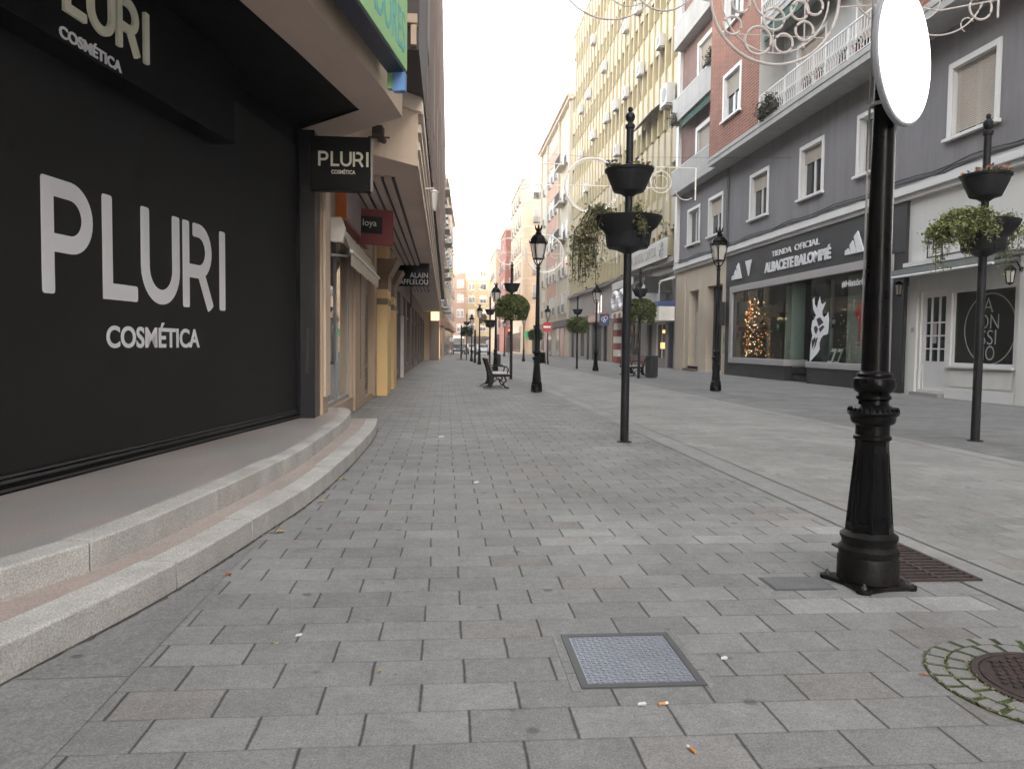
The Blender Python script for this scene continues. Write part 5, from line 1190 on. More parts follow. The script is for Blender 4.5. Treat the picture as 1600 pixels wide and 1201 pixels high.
for z in (2.62, 3.1):
    mb = MB(); mb.tube([(2.35+.062*cos(a), 4.03+.062*sin(a), z) for a in [2*pi*k/16 for k in range(16)]], .010, mm('alu'), 6, closed=True); mb.box(2.355, 2.385, 3.955, 3.985, z-.015, z+.015, mm('alu')); mb.build('clamp', t)
mb = MB(); mb.tube([(2.35+.07*cos(2.6), 4.03+.07*sin(2.6), z) for z in (1.25, 1.8, 2.4, 3.2)], .006, mm('alu'), 5); mb.tube([(2.35+.06*cos(-.5), 4.03+.06*sin(-.5), z) for z in (1.25, 1.8, 2.4, 3.2)], .005, mm('alu'), 5); mb.build('cable', t)

L0 = lamp_post('black lantern lamp post right of the bench and beyond the dark planter pole'); L0.location = (2.54, 21.25, 0); L0.rotation_euler = (0, 0, .26)
for lab, x, y, s in (('black lantern lamp post in front of the charcoal club shop', 8.05, 22.3, 1.05), ('thin looking lantern post just behind the near bench', 2.44, 37.5, .94), ('lantern post behind the near bench, second of the dwindling left row', 2.23, 50.6, .86), ('lantern post in the left row beside the bare cut pole', 2.03, 60.0, .80),
    ('black lantern lamp post in front of the striped pillar shop', 7.84, 39.7, 1.0), ('lantern post standing behind the red no entry sign', 7.2, 54.2, .90), ('small distant lantern post on the right before the peach corner block', 6.31, 61.9, .85), ('distant lantern post nearest the two parked cars', 6.9, 90., .95)):
    copy_tree(L0, lab, (x, y, 0), .26+random.uniform(-.1, .1), s)
mb = MB(); mb.box(.06, .21, -.10, .06, .82, 1.12, IR); mb.build('junction_box', L0, world=False, bev=.01)

def planter_pole(label):
    t = thing('planter_pole', label, 'planter', group='planter poles with two bowls')
    mb = MB(); mb.lathe([(.10, 0), (.10, .012), (.058, .015), (.055, 2.4), (.05, 3.3), (.048, 3.7), (.048, 4.22), (.062, 4.225), (.066, 4.25), (.062, 4.275), (.045, 4.28)], PL, 20); mb.build('pole', t, smooth=35, world=False)
    def bowl(z0, h, rb, rt, name):
        mb = MB()
        if z0 > 3: prof = [(.06, z0-.07), (rb*.55, z0-.03), (rb*.96, z0-.005), (rb*1.02, z0+.02), (rb+(rt-rb)*.40, z0+h*.38), (rb+(rt-rb)*.72, z0+h*.66), (rt*.96, z0+h*.86), (rt*1.02, z0+h*.89), (rt*1.04, z0+h), (rt*.97, z0+h+.005), (rt*.93, z0+h*.92), (.06, z0+h*.86)]
        else: prof = [(.06, z0-.07), (rb*.6, z0-.02), (rb*.95, z0), (rb, z0+.03), (rb*1.03, z0+h*.42), (rb*1.09, z0+h*.52), (rt*.86, z0+h*.68), (rt*.955, z0+h*.83), (rt, z0+h*.95), (rt*1.02, z0+h), (rt*.96, z0+h+.005), (rt*.93, z0+h*.92), (.06, z0+h*.86)]
        mb.lathe(prof, PL, 32, squash=.96)
        for a in (.5, .5+pi):             # seam flanges of the two half shells
            r0 = rb*.99; mb.box(-.001, .001, -.001, .001, z0, z0+.001, PL)
            mb.tube([(rb*1.0*cos(a), rb*.96*sin(a), z0+.02), (rb*1.08*cos(a), rb*1.04*sin(a), z0+h*.5), (rt*.98*cos(a), rt*.95*sin(a), z0+h*.95)], .014, PL, 5)
        b = mb.build(name, t, smooth=40, world=False)
        s = MB(); s.lathe([(.06, z0+h*.87), (rt*.92, z0+h*.9), (.05, z0+h*.93)], mm('soil'), 20); s.build('soil', b, world=False)
    bowl(2.63, .41, .285, .455, 'lower_bowl'); bowl(3.39, .29, .215, .325, 'upper_bowl')
    mb = MB(); mb.lathe([(.045, 4.28), (.03, 4.30), (.058, 4.34), (.066, 4.39), (.05, 4.42), (.02, 4.44), (.03, 4.455), (.034, 4.48), (.02, 4.505)], PL, 16); mb.build('finial', t, smooth=40, world=False)
    return t
P0 = planter_pole('dark planter pole left of centre with ivy spilling from its lower bowl'); P0.location = (2.45, 10.3, 0); P0.rotation_euler = (0, 0, 2.2)
poles = {}
for key, lab, x, y, s in (('R', 'dark planter pole before the white shop with pale ivy in its lower bowl', 7.63, 10.42, 1.03), ('C', 'planter pole by the near bench under a round green bush', 2.54, 29.7, 1.), ('R2', 'planter pole beside the black bin with a bright round bush', 8.0, 31.3, 1.), ('R3', 'planter pole left of the striped pillar with a round bush', 7.57, 43.9, .93),
    ('E', 'planter pole beyond the bench with nearly empty bowls', 2.32, 40.3, .86), ('I', 'far planter pole in the left row under a small dark bush', 1.84, 67., .90), ('D', 'far planter pole half hidden behind the lantern post, dark bush below', 8.0, 68., .84)):
    poles[key] = copy_tree(P0, lab, (x, y, 0), random.uniform(0, 3), s)
t = thing('bare_pole', 'bare dark pole without lantern in the left row', 'pole', (2.14, 55.9, 0)); mb = MB(); mb.lathe([(.10, 0), (.10, .3), (.075, .35), (.065, 2.3), (.075, 2.32), (.05, 2.4)], PL, 12, (2.14, 55.9, 0)); mb.build('shaft', t, smooth=40)
t = thing('signal_pole', 'thin dark pole farthest left in the row, on a flat foot', 'pole', (1.38, 67.4, 0)); mb = MB(); mb.lathe([(.5, 0), (.4, .05), (.07, .08), (.06, 3.0), (.02, 3.05)], PL, 12, (1.38, 67.4, 0)); mb.build('shaft', t, smooth=40)

# ------------------------------------------------------------------ plants
def leaf(mb, c, s, mat, droop=0.):
    a, b, g = random.uniform(0, 2*pi), random.gauss(0, .6), random.uniform(.6, 1)
    d = (cos(a)*cos(b), sin(a)*cos(b), sin(b)-droop); L = sqrt(sum(x*x for x in d)); d = [x/L for x in d]
    u = (-sin(a), cos(a), random.uniform(-.5, .5)); w = s*.42
    mb.poly([(c[0]-d[0]*s*.5, c[1]-d[1]*s*.5, c[2]-d[2]*s*.5), (c[0]+u[0]*w, c[1]+u[1]*w, c[2]+u[2]*w), (c[0]+d[0]*s*.6, c[1]+d[1]*s*.6, c[2]+d[2]*s*.6-.1*s), (c[0]-u[0]*w, c[1]-u[1]*w, c[2]-u[2]*w)], mat)
def bush_mesh(mat, n, seed, z0=-.5, rx=.66, h=.95, leafs=.085):
    random.seed(seed); mb = MB()
    lumps = [(random.uniform(0, 2*pi), random.uniform(.7, 1.), random.uniform(.08, .97)) for _ in range(60)]
    for k in range(n):
        a0, rr, zz = random.choice(lumps); a = a0+random.gauss(0, .22); z = min(1., max(0., zz+random.gauss(0, .12)))
        prof = (1-(max(0, z-.45)/.6)**2)**.5 if z > .45 else (.78+.22*z/.45)
        r = rx*prof*min(1.08, rr*random.uniform(.72, 1.12)+.1)
        leaf(mb, (r*cos(a), r*sin(a), z0+h*z), leafs*random.uniform(.6, 1.3), mat, .35)
    for k in range(5):                   # trailing ends below the crown
        a = random.uniform(0, 2*pi); r = rx*random.uniform(.5, .95); z = z0
        for j in range(random.randint(1, 4)): leaf(mb, (r*cos(a)+random.gauss(0, .02), r*sin(a)+random.gauss(0, .02), z), leafs*.9, mat, .8); z -= .05
    return mb
def bush(label, loc, mb_or_src, s=1.):
    if isinstance(mb_or_src, MB):
        t = thing('round_bush', label, 'plant', loc, 0, 'round bushes on the planter poles', s)
        mb_or_src.build('crown', t, world=False, recalc=False)
        b = MB(); 
        for k in range(10):
            a = 2*pi*k/10; b.tube([(.2*cos(a), .2*sin(a), .38), (.42*cos(a), .42*sin(a), .42), (.58*cos(a+.2), .58*sin(a+.2), .1), (.6*cos(a+.2), .6*sin(a+.2), -.25)], .008, mm('stem'), 4)
        b.build('stems', t, world=False); return t
    return copy_tree(mb_or_src, label, loc, random.uniform(0, 6), s)
BU = bush('round green bush on the planter pole behind the near bench', (2.54, 29.7, 2.80), bush_mesh(mm('hedge'), 9500, 21, leafs=.07), 1.0)
bush('bright round bush on the planter pole by the black bin', (8.0, 31.3, 2.82), BU, 1.02)
bush('round bush on the planter pole left of the striped pillar', (7.57, 43.9, 2.55), BU, .95)
BD = bush('dark bush half hidden behind the second lantern post', (8.0, 68., 2.35), bush_mesh(mm('hedgedark'), 3600, 9, leafs=.11), 1.0)
bush('small dark bush on the farthest left planter pole', (1.84, 67., 2.5), BD, .85)
def ivy(label, loc, mat, sprays, seed, name='trailing_ivy'):
    """sprays: (angle, spread, drop, reach, count)"""
    random.seed(seed); t = thing(name, label, 'plant', loc, 0, 'ivy in the planter bowls'); mb = MB(); sm = MB()
    for a0, spread, drop, reach, cnt in sprays:
        for k in range(cnt):
            a = a0+random.gauss(0, spread); rr = .40+random.uniform(0, .04); out = reach*random.uniform(.3, 1.); dr = drop*random.uniform(.35, 1.)
            pts = []; N = 16
            for j in range(N+1):
                q = j/N; r = rr*.6+(rr*.4+out)*min(1, q*1.9)**.8; z = .05+.14*sin(min(1, q*2.2)*pi)*random.uniform(.5, 1.1)-dr*max(0, q-.22)/.78
                pts.append((r*cos(a+.1*q), r*sin(a+.1*q), z))
            sm.tube(pts, .004, mm('stem'), 4, caps=False)
            for p in pts:
                for _ in range(3):
                    leaf(mb, (p[0]+random.gauss(0, .04), p[1]+random.gauss(0, .04), p[2]+random.gauss(0, .035)), random.uniform(.024, .052), mat, .5)
    mb.build('leaves', t, world=False, recalc=False); sm.build('stems', t, world=False); return t
ivy('green ivy hanging far down the left side of the nearest planter bowl', (2.45, 10.3, 2.99), mm('ivy'), [(pi-.25, .30, .92, .34, 34), (pi-.7, .3, .7, .24, 12), (-pi/2+.10, .05, .36, .03, 5), (pi/2, 1.0, .10, .02, 8), (.05, .15, .40, .22, 1)], 4)
ivy('pale bushy ivy on the left side of the right planter bowl', (7.63, 10.42, 3.07), mm('ivypale'), [(pi, .45, .35, .34, 60), (pi+.35, .35, .2, .22, 34), (pi-.4, .4, .25, .25, 26), (pi/2, .7, .15, .10, 22), (0.2, .3, .35, .20, 16), (pi, .5, .75, .30, 12), (0.1, .2, .7, .2, 5)], 8)
ivy('small ivy tuft at the left edge of the nearly empty far bowl', (2.32, 40.3, 2.65), mm('ivy'), [(pi, .5, .4, .1, 18)], 12)
def flowers(label, loc, petals, seed, n=70, r=.30):
    random.seed(seed); t = thing('bowl_flowers', label, 'flowers', loc, 0, 'flowers in the upper bowls'); a_ = MB(); b_ = MB()
    for k in range(n):
        a = random.uniform(0, 2*pi); q = r*sqrt(random.random())*1.05; z = random.uniform(.0, .09)
        c = (q*cos(a), q*sin(a), z)
        if random.random() < .55:
            m_ = random.choice(petals)
            for _ in range(4): leaf(a_, (c[0]+random.gauss(0, .014), c[1]+random.gauss(0, .014), c[2]+.02), .045, m_)
        for _ in range(4): leaf(b_, (c[0]+random.gauss(0, .02), c[1]+random.gauss(0, .02), z*.6), .05, mm('ivy'))
    a_.build('petals', t, world=False, recalc=False)['kind'] = 'stuff'; b_.build('leaves', t, world=False, recalc=False); return t
flowers('purple flowers in the upper bowl of the planter pole left of centre', (2.45, 10.3, 3.68), [mm('purple'), mm('purple'), mm('leafyellow')], 2)
flowers('orange and violet pansies in the upper bowl before the white shop', (7.63, 10.42, 3.79), [mm('orangeflower'), mm('orangeflower'), mm('purple')], 3, 85)
def balcony_plant(label, y, o, z, L, h, seed):
    random.seed(seed); t = thing('balcony_plant', label, 'plant', (XR-o, y, z), 0, 'plants on the balconies'); mb = MB()
    for k in range(int(500*L)):
        a = random.uniform(-L, L)/2; leaf(mb, (random.gauss(0, .12), a, random.triangular(-.3, h, .3)*(1-abs(a)/L*.7)), random.uniform(.06, .13), mm('balplant'), .3)
    mb.build('leaves', t, world=False, recalc=False)
    b = MB(); b.box(-.12, .12, -L/2, L/2, -.02, .16, mm('soil')); b.build('trough', t, world=False); return t
balcony_plant('dark leafy plant at the left end of the white railed balcony', 30.0, D+.0, 10.62, 1.7, .9, 1)
balcony_plant('straggly dark plant on the white balcony beside the brick bay', 37.8, .62, 15.5, 1.4, .9, 2)
balcony_plant('plant hanging over the far end of the white end balcony', 44.0, .62, 14.2, .9, .7, 3)
for k, (y, m_) in enumerate(((27.0, 'red'), (26.2, 'red'), (24.6, 'ochredark'), (23.6, 'red'))):
    t = thing('flower_pot', ['leftmost small red pot behind the balcony bars', 'second small red pot behind the balcony bars', 'brown pot behind the balcony bars', 'rightmost red pot behind the balcony bars'][k], 'pot', (XR-D+.18, y, 10.5), 0, 'pots behind the balcony bars')
    b = MB(); b.lathe([(.10, 0), (.15, .26), (.16, .27), (.13, .25)], mm(m_), 12); b.build('pot', t, world=False, smooth=40)
    b = MB()
    for _ in range(40): leaf(b, (random.gauss(0, .08), random.gauss(0, .1), .3+random.uniform(0, .25)), .09, mm('balplant'))
    b.build('leaves', t, world=False, recalc=False)

# ------------------------------------------------------------------ benches and bins
def bench(label):
    t = thing('park_bench', label, 'bench', group='street benches')
    # local: x forward (seat front), y along the bench
    for y in (-.80, .80):
        mb = MB()
        prof = [(-.34, .0), (-.30, .04), (-.10, .06), (-.02, .22), (-.06, .40), (-.14, .62), (-.24, .88), (-.30, .90), (-.32, .87), (-.22, .60), (-.17, .40), (-.17, .22), (-.22, .10), (-.36, .03)]
        prof = [(x, z) for x, z in prof]
        mb.prism([(x, y-.03, z) for x, z in prof], (0, .06, 0), IR)
        mb.prism([(x, y-.03, z) for x, z in [(-.08, .34), (.42, .36), (.46, .40), (.42, .43), (-.10, .42)]], (0, .06, 0), IR)
        mb.tube([(.28, y, .37), (.34, y, .24), (.24, y, .14), (.30, y, .04), (.42, y, .015)], .028, IR, 6)
        mb.tube([(-.05, y, .20), (.10, y, .30), (.26, y, .16)], .02, IR, 6)
        mb.tube([(-.15, y, .62), (.10, y, .68), (.34, y, .66), (.40, y, .58), (.36, y, .42)], .022, IR, 6)
        mb.build('end_frame', t, world=False, bev=.004)
    mb = MB()
    for k in range(6): x = -.06+k*.085; mb.box(x, x+.065, -.95, .95, .432, .462, mm('woodsheen'))
    mb.build('seat', t, world=False, bev=.006)
    mb = MB()
    for k in range(5):
        z = .50+k*.085; x = -.10-k*.034; mb.prism([(x, -.95, z), (x+.025, -.95, z+.008), (x, -.95, z+.072), (x-.025, -.95, z+.064)], (0, 1.9, 0), mm('wood'))
    mb.build('backrest', t, world=False, bev=.005)
    return t
B0 = bench('dark iron and wood bench on the left paving facing the road'); B0.location = (1.50, 23.9, 0); B0.rotation_euler = (0, 0, 0)
copy_tree(B0, 'reddish wooden bench on the right paving beside the black bin', (8.55, 34.3, 0), pi+.08)
def litter_bin(label):
    t = thing('litter_bin', label, 'bin', group='black litter bins')
    mb = MB(); mb.lathe([(.235, .03), (.245, .06), (.245, .86), (.235, .88)], mm('bin'), 16)
    for k in range(24): a = 2*pi*k/24; mb.box(.245*cos(a)-.012, .245*cos(a)+.012, .245*sin(a)-.012, .245*sin(a)+.012, .07, .84, mm('bin'))
    mb.build('body', t, world=False)
    mb = MB(); mb.lathe([(.255, .88), (.26, .90), (.26, .93), (.18, .95), (.17, .90)], mm('bin'), 20); mb.build('lid_ring', t, world=False); return t
K0 = litter_bin('black slatted litter bin on the right paving beside the bench'); K0.location = (8.68, 31.8, 0)
copy_tree(K0, 'dark litter bin small and far behind the near bench', (3.25, 48., 0), 0, .8)

# ------------------------------------------------------------------ no entry sign, cars, far signs
t = thing('no_entry_sign', 'round red no entry sign on a pole beside the road', 'traffic sign', (7.0, 53.4, 0))
SN = (0, -1); SC = (7.05, 53.3, 2.62)
disc(.37, -.02, .0, mm('alu')).build('back_plate', t); disc(.36, .001, .006, mm('signred')).build('face', t)
mb = MB(); mb.box(6.80, 7.30, 53.285, 53.293, 2.55, 2.69, mm('white')); mb.build('bar', t)
mb = MB(); mb.tube([(7.05, 53.36, 0), (7.05, 53.36, 3.)], .035, mm('alu'), 8); mb.build('pole', t)
def car(label, paint):
    t = thing('parked_car', label, 'car', group='cars at the far crossing')
    b = MB()
    side = [(-2.1, .35), (-2.15, .62), (-2.0, .88), (-1.3, .95), (-.75, 1.40), (.85, 1.44), (1.55, .98), (2.05, .90), (2.15, .6), (2.1, .35)]
    b.prism([(-.86, y, z) for y, z in side], (1.72, 0, 0), paint); b.build('body', t, world=False, bev=.08)
    g = MB()
    g.poly([(-.66, -1.22, 1.0), (.66, -1.22, 1.0), (.60, -.80, 1.36), (-.60, -.80, 1.36)], mm('winglass')); 
    g.v = [(p[0], p[1]-.06, p[2]+.02) for p in g.v]
    for s in (-1, 1): g.poly([(s*.872, -.95, 1.0), (s*.872, 1.3, 1.0), (s*.872, .75, 1.34), (s*.872, -.65, 1.34)], mm('winglass'))
    g.build('windows', t, world=False)
    for x in (-.80, .80):
        for y in (-1.35, 1.35):
            w = MB(); w.lathe([(.20, -.09), (.31, -.09), (.32, -.05), (.32, .05), (.31, .09), (.20, .09)], mm('rubber'), 16); w.v = [(x+p[2], y+p[0], .32+p[1]) for p in w.v]; w = w.build('wheel', t, world=False)
            r = MB(); r.lathe([(.19, -.095), (.19, .095)], mm('alu'), 12); r.v = [(x+p[2], y+p[0], .32+p[1]) for p in r.v]; r.build('rim', w, world=False)
    for x in (-.62, .62):
        h_ = MB(); h_.box(x-.16, x+.16, -2.155, -2.10, .66, .80, mm('lampglass')); h_.build('headlight', t, world=False)
    h_ = MB(); h_.box(-.8, .8, -2.17, -2.09, .36, .5, mm('black')); h_.build('bumper', t, world=False)
    return t
c0 = car('white car parked far down the street behind the near bench', mm('carwhite')); c0.location = (5.0, 104, 0)
c1 = car('dark car at the far left crossing beyond the lamp row', mm('cardark')); c1.location = (1.9, 108, 0)
c2 = copy_tree(c0, 'white car at the far left crossing beside the dark car', (3.6, 112, 0), .3)
for k, (x, y, z, lab) in enumerate(((.75, 95., 1.75, 'white square sign with a dark dot far off on the left shops'), (5.4, 98., 1.5, 'white round sign with a dark dot above the far white car'))):
    t = thing('far_sign', lab, 'sign', (x, y, 0)); mb = MB(); mb.tube([(x, y+.08, 0), (x, y+.08, z+.6)], .04, mm('railmetal'), 6); mb.build('pole', t)
    SN = (0, -1); SC = (x, y, z+.2); disc(.27, 0, .05, mm('white')).build('face', t); disc(.07, .051, .055, mm('black')).build('dot', t)
t = thing('traffic_light', 'far traffic light glowing red before the red brick block', 'traffic light', (9.2, 112, 0))
mb = MB(); mb.tube([(9.2, 112, 0), (9.2, 112, 3.4)], .06, mm('black'), 8); mb.build('pole', t)
mb = MB(); mb.box(9.0, 9.4, 111.7, 111.95, 2.7, 3.7, mm('black')); mb.build('housing', t)
mb = MB(); mb.ball((9.2, 111.7, 3.5), .12, mm('litred'), 8, 5); mb.build('lamp', t)

# ------------------------------------------------------------------ covers, grates, litter
t = thing('access_cover', 'square bluish steel access cover set in the paving', 'manhole cover', (.77, 3.08, 0))
mb = MB(); 
for a, b, c, d in ((.525, 1.015, 2.82, 2.85), (.525, 1.015, 3.33, 3.36), (.525, .555, 2.85, 3.33), (.985, 1.015, 2.85, 3.33)): mb.box(a, b, c, d, -.02, .007, mm('lead'))
mb.box(.485, .53-.006, 2.80, 3.38, -.02, .003, mm('slab')); mb.box(1.016, 1.05, 2.80, 3.38, -.02, .003, mm('slab'))
mb.build('surround', t)
mb = MB(); mb.box(.556, .984, 2.851, 3.329, -.02, .004, mm('steel'))
for i in range(19):
    for j in range(21):
        x = .572+i*.0222; y = 2.864+j*.0225; a = .6 if (i+j) % 2 else -.6
        c, s = cos(a)*.009, sin(a)*.009; mb.prism([(x-c-s*.3, y-s+c*.3, .0041), (x+c-s*.3, y+s+c*.3, .0041), (x+c+s*.3, y+s-c*.3, .0041), (x-c+s*.3, y-s-c*.3, .0041)], (0, 0, .003), mm('steel'))
mb.build('plate', t)
t = thing('access_cover', 'small plain grey lid in the paving left of the foreground lamp post', 'manhole cover', (1.95, 4.03, 0))
mb = MB(); mb.box(1.79, 2.11, 3.945, 4.145, -.02, .006, mm('steeldark')); mb.build('plate', t)
mb = MB(); mb.box(1.775, 2.125, 3.93, 4.16, -.02, .003, mm('lead')); mb.build('surround', t)
t = thing('drain_grate', 'rusty slotted drain grate at the kerb behind the foreground lamp post', 'drain', (2.8, 4.45, 0))
mb = MB(); mb.box(2.58, 3.03, 4.05, 4.84, -.06, -.004+.007, mm('black')); mb.build('pit', t)
mb = MB()
for a, b, c, d in ((2.57, 3.04, 4.04, 4.07), (2.57, 3.04, 4.82, 4.85), (2.57, 2.60, 4.07, 4.82), (3.01, 3.04, 4.07, 4.82), (2.80, 2.82, 4.07, 4.82)): mb.box(a, b, c, d, -.02, .012, mm('rust'))
y = 4.10
while y < 4.8: mb.box(2.60, 2.80, y, y+.026, -.02, .011, mm('rust')); mb.box(2.82, 3.01, y, y+.026, -.02, .011, mm('rust')); y += .062
mb.build('grating', t)
t = thing('round_manhole', 'round rusty manhole cover in the bottom right corner', 'manhole cover', (2.40, 2.74, 0))
RC = (2.40, 2.74, 0)
mb = MB(); mb.lathe([(.30, -.02), (.30, .011), (.275, .012), (.272, .006)], mm('rust'), 48, RC); mb.build('rim', t, smooth=30)
mb = MB(); mb.lathe([(.268, -.02), (.268, .012), (.255, .014)], mm('rust'), 40, RC)
for i in range(-6, 7):
    for j in range(-6, 7):
        x, y = i*.038+(j % 2)*.019, j*.038
        if x*x+y*y < .235**2: mb.lathe([(.015, .014), (.013, .021)], mm('rust'), 6, (RC[0]+x, RC[1]+y, 0))
mb.build('lid', t)
mb = MB(); mb.lathe([(.47, .0), (.47, .0045)], mm('moss'), 56, RC); o = mb.build('moss_joints'); tag(o, 'moss and dirt in the ring joints round the manhole', 'moss', kind='stuff')
random.seed(14); mb = MB()
def wedge_ring(r0, r1, n, ph):
    for k in range(n):
        a0 = 2*pi*k/n+ph+.012/r1+random.uniform(0, .012); a1 = 2*pi*(k+1)/n+ph-.012/r1-random.uniform(0, .012)
        q = [(RC[0]+r*cos(a), RC[1]+r*sin(a), .0046) for r, a in ((r0+.004, a0), (r0+.004, (a0+a1)/2), (r0+.004, a1), (r1-.006, a1), (r1-.004, (a0+a1)/2), (r1-.006, a0))]
        mb.prism(q, (0, 0, .003+random.uniform(0, .002)), mm('ringstone'))
wedge_ring(.305, .388, 22, .1); wedge_ring(.392, .468, 26, .0)
structure(mb.build('ring_paving'))
random.seed(31); mb = MB()
for k in range(420):
    a = random.choice((random.gauss(pi, .35), random.gauss(2.5, .25), random.gauss(3.9, .25))); r = random.choice((.39, .468, .31))+random.gauss(0, .006)
    leaf(mb, (RC[0]+r*cos(a), RC[1]+r*sin(a), .009+random.uniform(0, .006)), random.uniform(.006, .014), mm('ivy'))
o = mb.build('moss_tufts', recalc=False); tag(o, 'green moss tufts growing in the ring joints', 'moss', kind='stuff')
def dry_leaf(label, x, y, s, rot, mat):
    random.seed(int(x*100+y*10)); mb = MB(); n = 12; c, sn = cos(rot), sin(rot); rim = []
    for k in range(n):
        a = 2*pi*k/n; r = s*(.55 if k % 2 else 1.)*(1. if abs(a-pi) > .6 else .7); px, py = r*cos(a), r*.6*sin(a)
        rim.append((x+px*c-py*sn, y+px*sn+py*c, .006+.35*s*random.uniform(0, .6)))
    ce = (x, y, .006+.1*s)
    for k in range(n): mb.poly([ce, rim[k], rim[(k+1) % n]], mm(mat))
    mb.tube([ce, (x-s*1.3*c, y-s*1.3*sn, .008)], s*.05, mm('stem'), 4)
    o = mb.build('fallen_leaf', recalc=False); tag(o, label, 'leaf')
dry_leaf('large yellow dry leaf lying against the lower granite step', -1.12, 5.32, .055, .5, 'leafyellow')
dry_leaf('orange dry leaf at the paving edge near the front step joint', -1.20, 4.36, .040, 2., 'leaforange')
dry_leaf('yellow leaf at the step foot, farther along the curve', -.99, 6.35, .05, 1., 'leafyellow')
dry_leaf('small pale yellow leaf farthest along the step foot', -.98, 7.4, .05, 2.4, 'leafyellow')
dry_leaf('tiny yellow leaf on the paving left of the access cover', -.72, 3.33, .018, .4, 'leafyellow')
dry_leaf('tiny yellow leaf in a joint, midway to the access cover', -.25, 3.02, .016, 1.4, 'leafyellow')
dry_leaf('orange leaf on the outer edge of the mossy ring', 1.92, 2.86, .022, .2, 'leaforange')
dry_leaf('orange leaf touching the rusty manhole rim', 2.14, 2.60, .022, 1.2, 'leaforange')
def butt(label, x, y, rot):
    t = thing('cigarette_butt', label, 'cigarette butt', (x, y, .007), rot)
    mb = MB(); mb.tube([(-.022, 0, 0), (.006, 0, 0)], .0055, mm('filter'), 8); mb.build('filter', t, world=False)
    mb = MB(); mb.tube([(.0062, 0, 0), (.018, .001, 0)], .0052, mm('paper'), 8); mb.build('paper', t, world=False)
butt('cigarette butt on the joint just below the access cover', .80, 2.675, .2)
butt('cigarette butt at the bottom of the picture below the access cover', .80, 2.36, 1.9)
def scrap(label, x, y, s, rot):
    mb = MB(); c, sn = cos(rot), sin(rot); q = [(-1, -.4, 0), (.3, -.5, .3), (1, -.1, .1), (.7, .5, .5), (-.6, .45, .2)]
    mb.poly([(x+s*(a*c-b*sn), y+s*(a*sn+b*c), .007+s*.5*h) for a, b, h in q], mm('paper')); mb.poly([(x+s*(a*c-b*sn), y+s*(a*sn+b*c), .004) for a, b, h in q], mm('paper')); o = mb.build('paper_scrap'); tag(o, label, 'paper scrap')
scrap('white pebble sized paper scrap on the left paving', -.64, 3.42, .016, .3)
scrap('thin white paper strip on the paving just below the access cover', .72, 2.675, .018, 0)
scrap('white paper strip right of the access cover on a joint', 1.17, 3.06, .018, .2)
scrap('pale paper scrap on the paving beyond the curved steps', -.05, 10.8, .05, .4)
scrap('pale paper scrap on the middle of the left paving', .30, 7.2, .035, .6)

# ------------------------------------------------------------------ Christmas light frames across the street
WR = mm('wiregrey')
def circ(mb, x, y, z, r, t=.02, n=24, a0=0, a1=360):
    full = abs(a1-a0) >= 360
    pts = [(x+r*cos(radians(a0+(a1-a0)*k/n)), y, z+r*sin(radians(a0+(a1-a0)*k/n))) for k in range(n if full else n+1)]
    mb.tube(pts, t, WR, 6, closed=full)
def light_frame(label, y):
    t = thing('light_frame', label, 'christmas lights', (5.2, y, 7.5), 0, 'christmas light frames across the street'); return t
t = light_frame('nearest white christmas light frame of ringed curls at the top edge', 14.); Y = 14.
mb = MB(); cx, cz = 6.0, 7.75
circ(mb, cx, Y, cz, 1.22, .028, 40, 170, 370); circ(mb, cx, Y, cz, 1.02, .016, 40, 182, 358)
circ(mb, cx, Y, cz, .42, .022, 24)
mb.build('arch', t)
mb = MB()
for x, z, r in ((5.2, 7.2, .165), (5.69, 6.95, .25), (6.18, 6.92, .17), (6.57, 7.16, .17), (6.47, 7.53, .17), (5.98, 7.35, .2), (5.35, 7.6, .16), (6.75, 7.62, .16)): circ(mb, x, Y, z, r, .026, 22)
mb.build('rings', t)
for s in (-1, 1):
    mb = MB(); xx = lambda d: 6.0+s*d
    circ(mb, xx(4.0), Y, 7.75, .22, .022, 20); circ(mb, xx(3.1), Y, 8.2, 1.0, .016, 24, 200, 340); circ(mb, xx(2.1), Y, 8.0, .6, .016, 24, 190, 350)
    circ(mb, xx(2.75), Y, 7.9, .45, .012, 22, 180, 360); circ(mb, xx(3.75), Y, 7.42, .13, .012, 16, 30, 250)
    mb.tube([(xx(1.2), Y, 7.62), (xx(2.2), Y, 7.72), (xx(3.2), Y, 7.66), (xx(4.3), Y, 7.9)], .016, WR, 5); mb.tube([(xx(4.35), Y, 8.3), (xx(4.35), Y, 7.58)], .022, WR, 6); mb.tube([(xx(2.6), Y, 8.3), (xx(2.6), Y, 7.5)], .014, WR, 5)
    mb.build('side_curls', t)
mb = MB(); mb.tube([(5.98, Y, 8.6), (5.98, Y, 6.75)], .012, WR, 5); mb.tube([(6.57, Y, 8.5), (6.57, Y, 6.85)], .014, WR, 5); mb.tube([(4.9, Y, 7.05), (7.1, Y, 7.05)], .010, WR, 5); mb.build('stays', t)
mb = MB(); mb.tube([(-.5, Y, 8.7), (5.2, Y, 8.35), (XR, Y, 8.75)], .012, mm('cable'), 5); mb.build('hanging_cable', t)
WR = mm('wire')
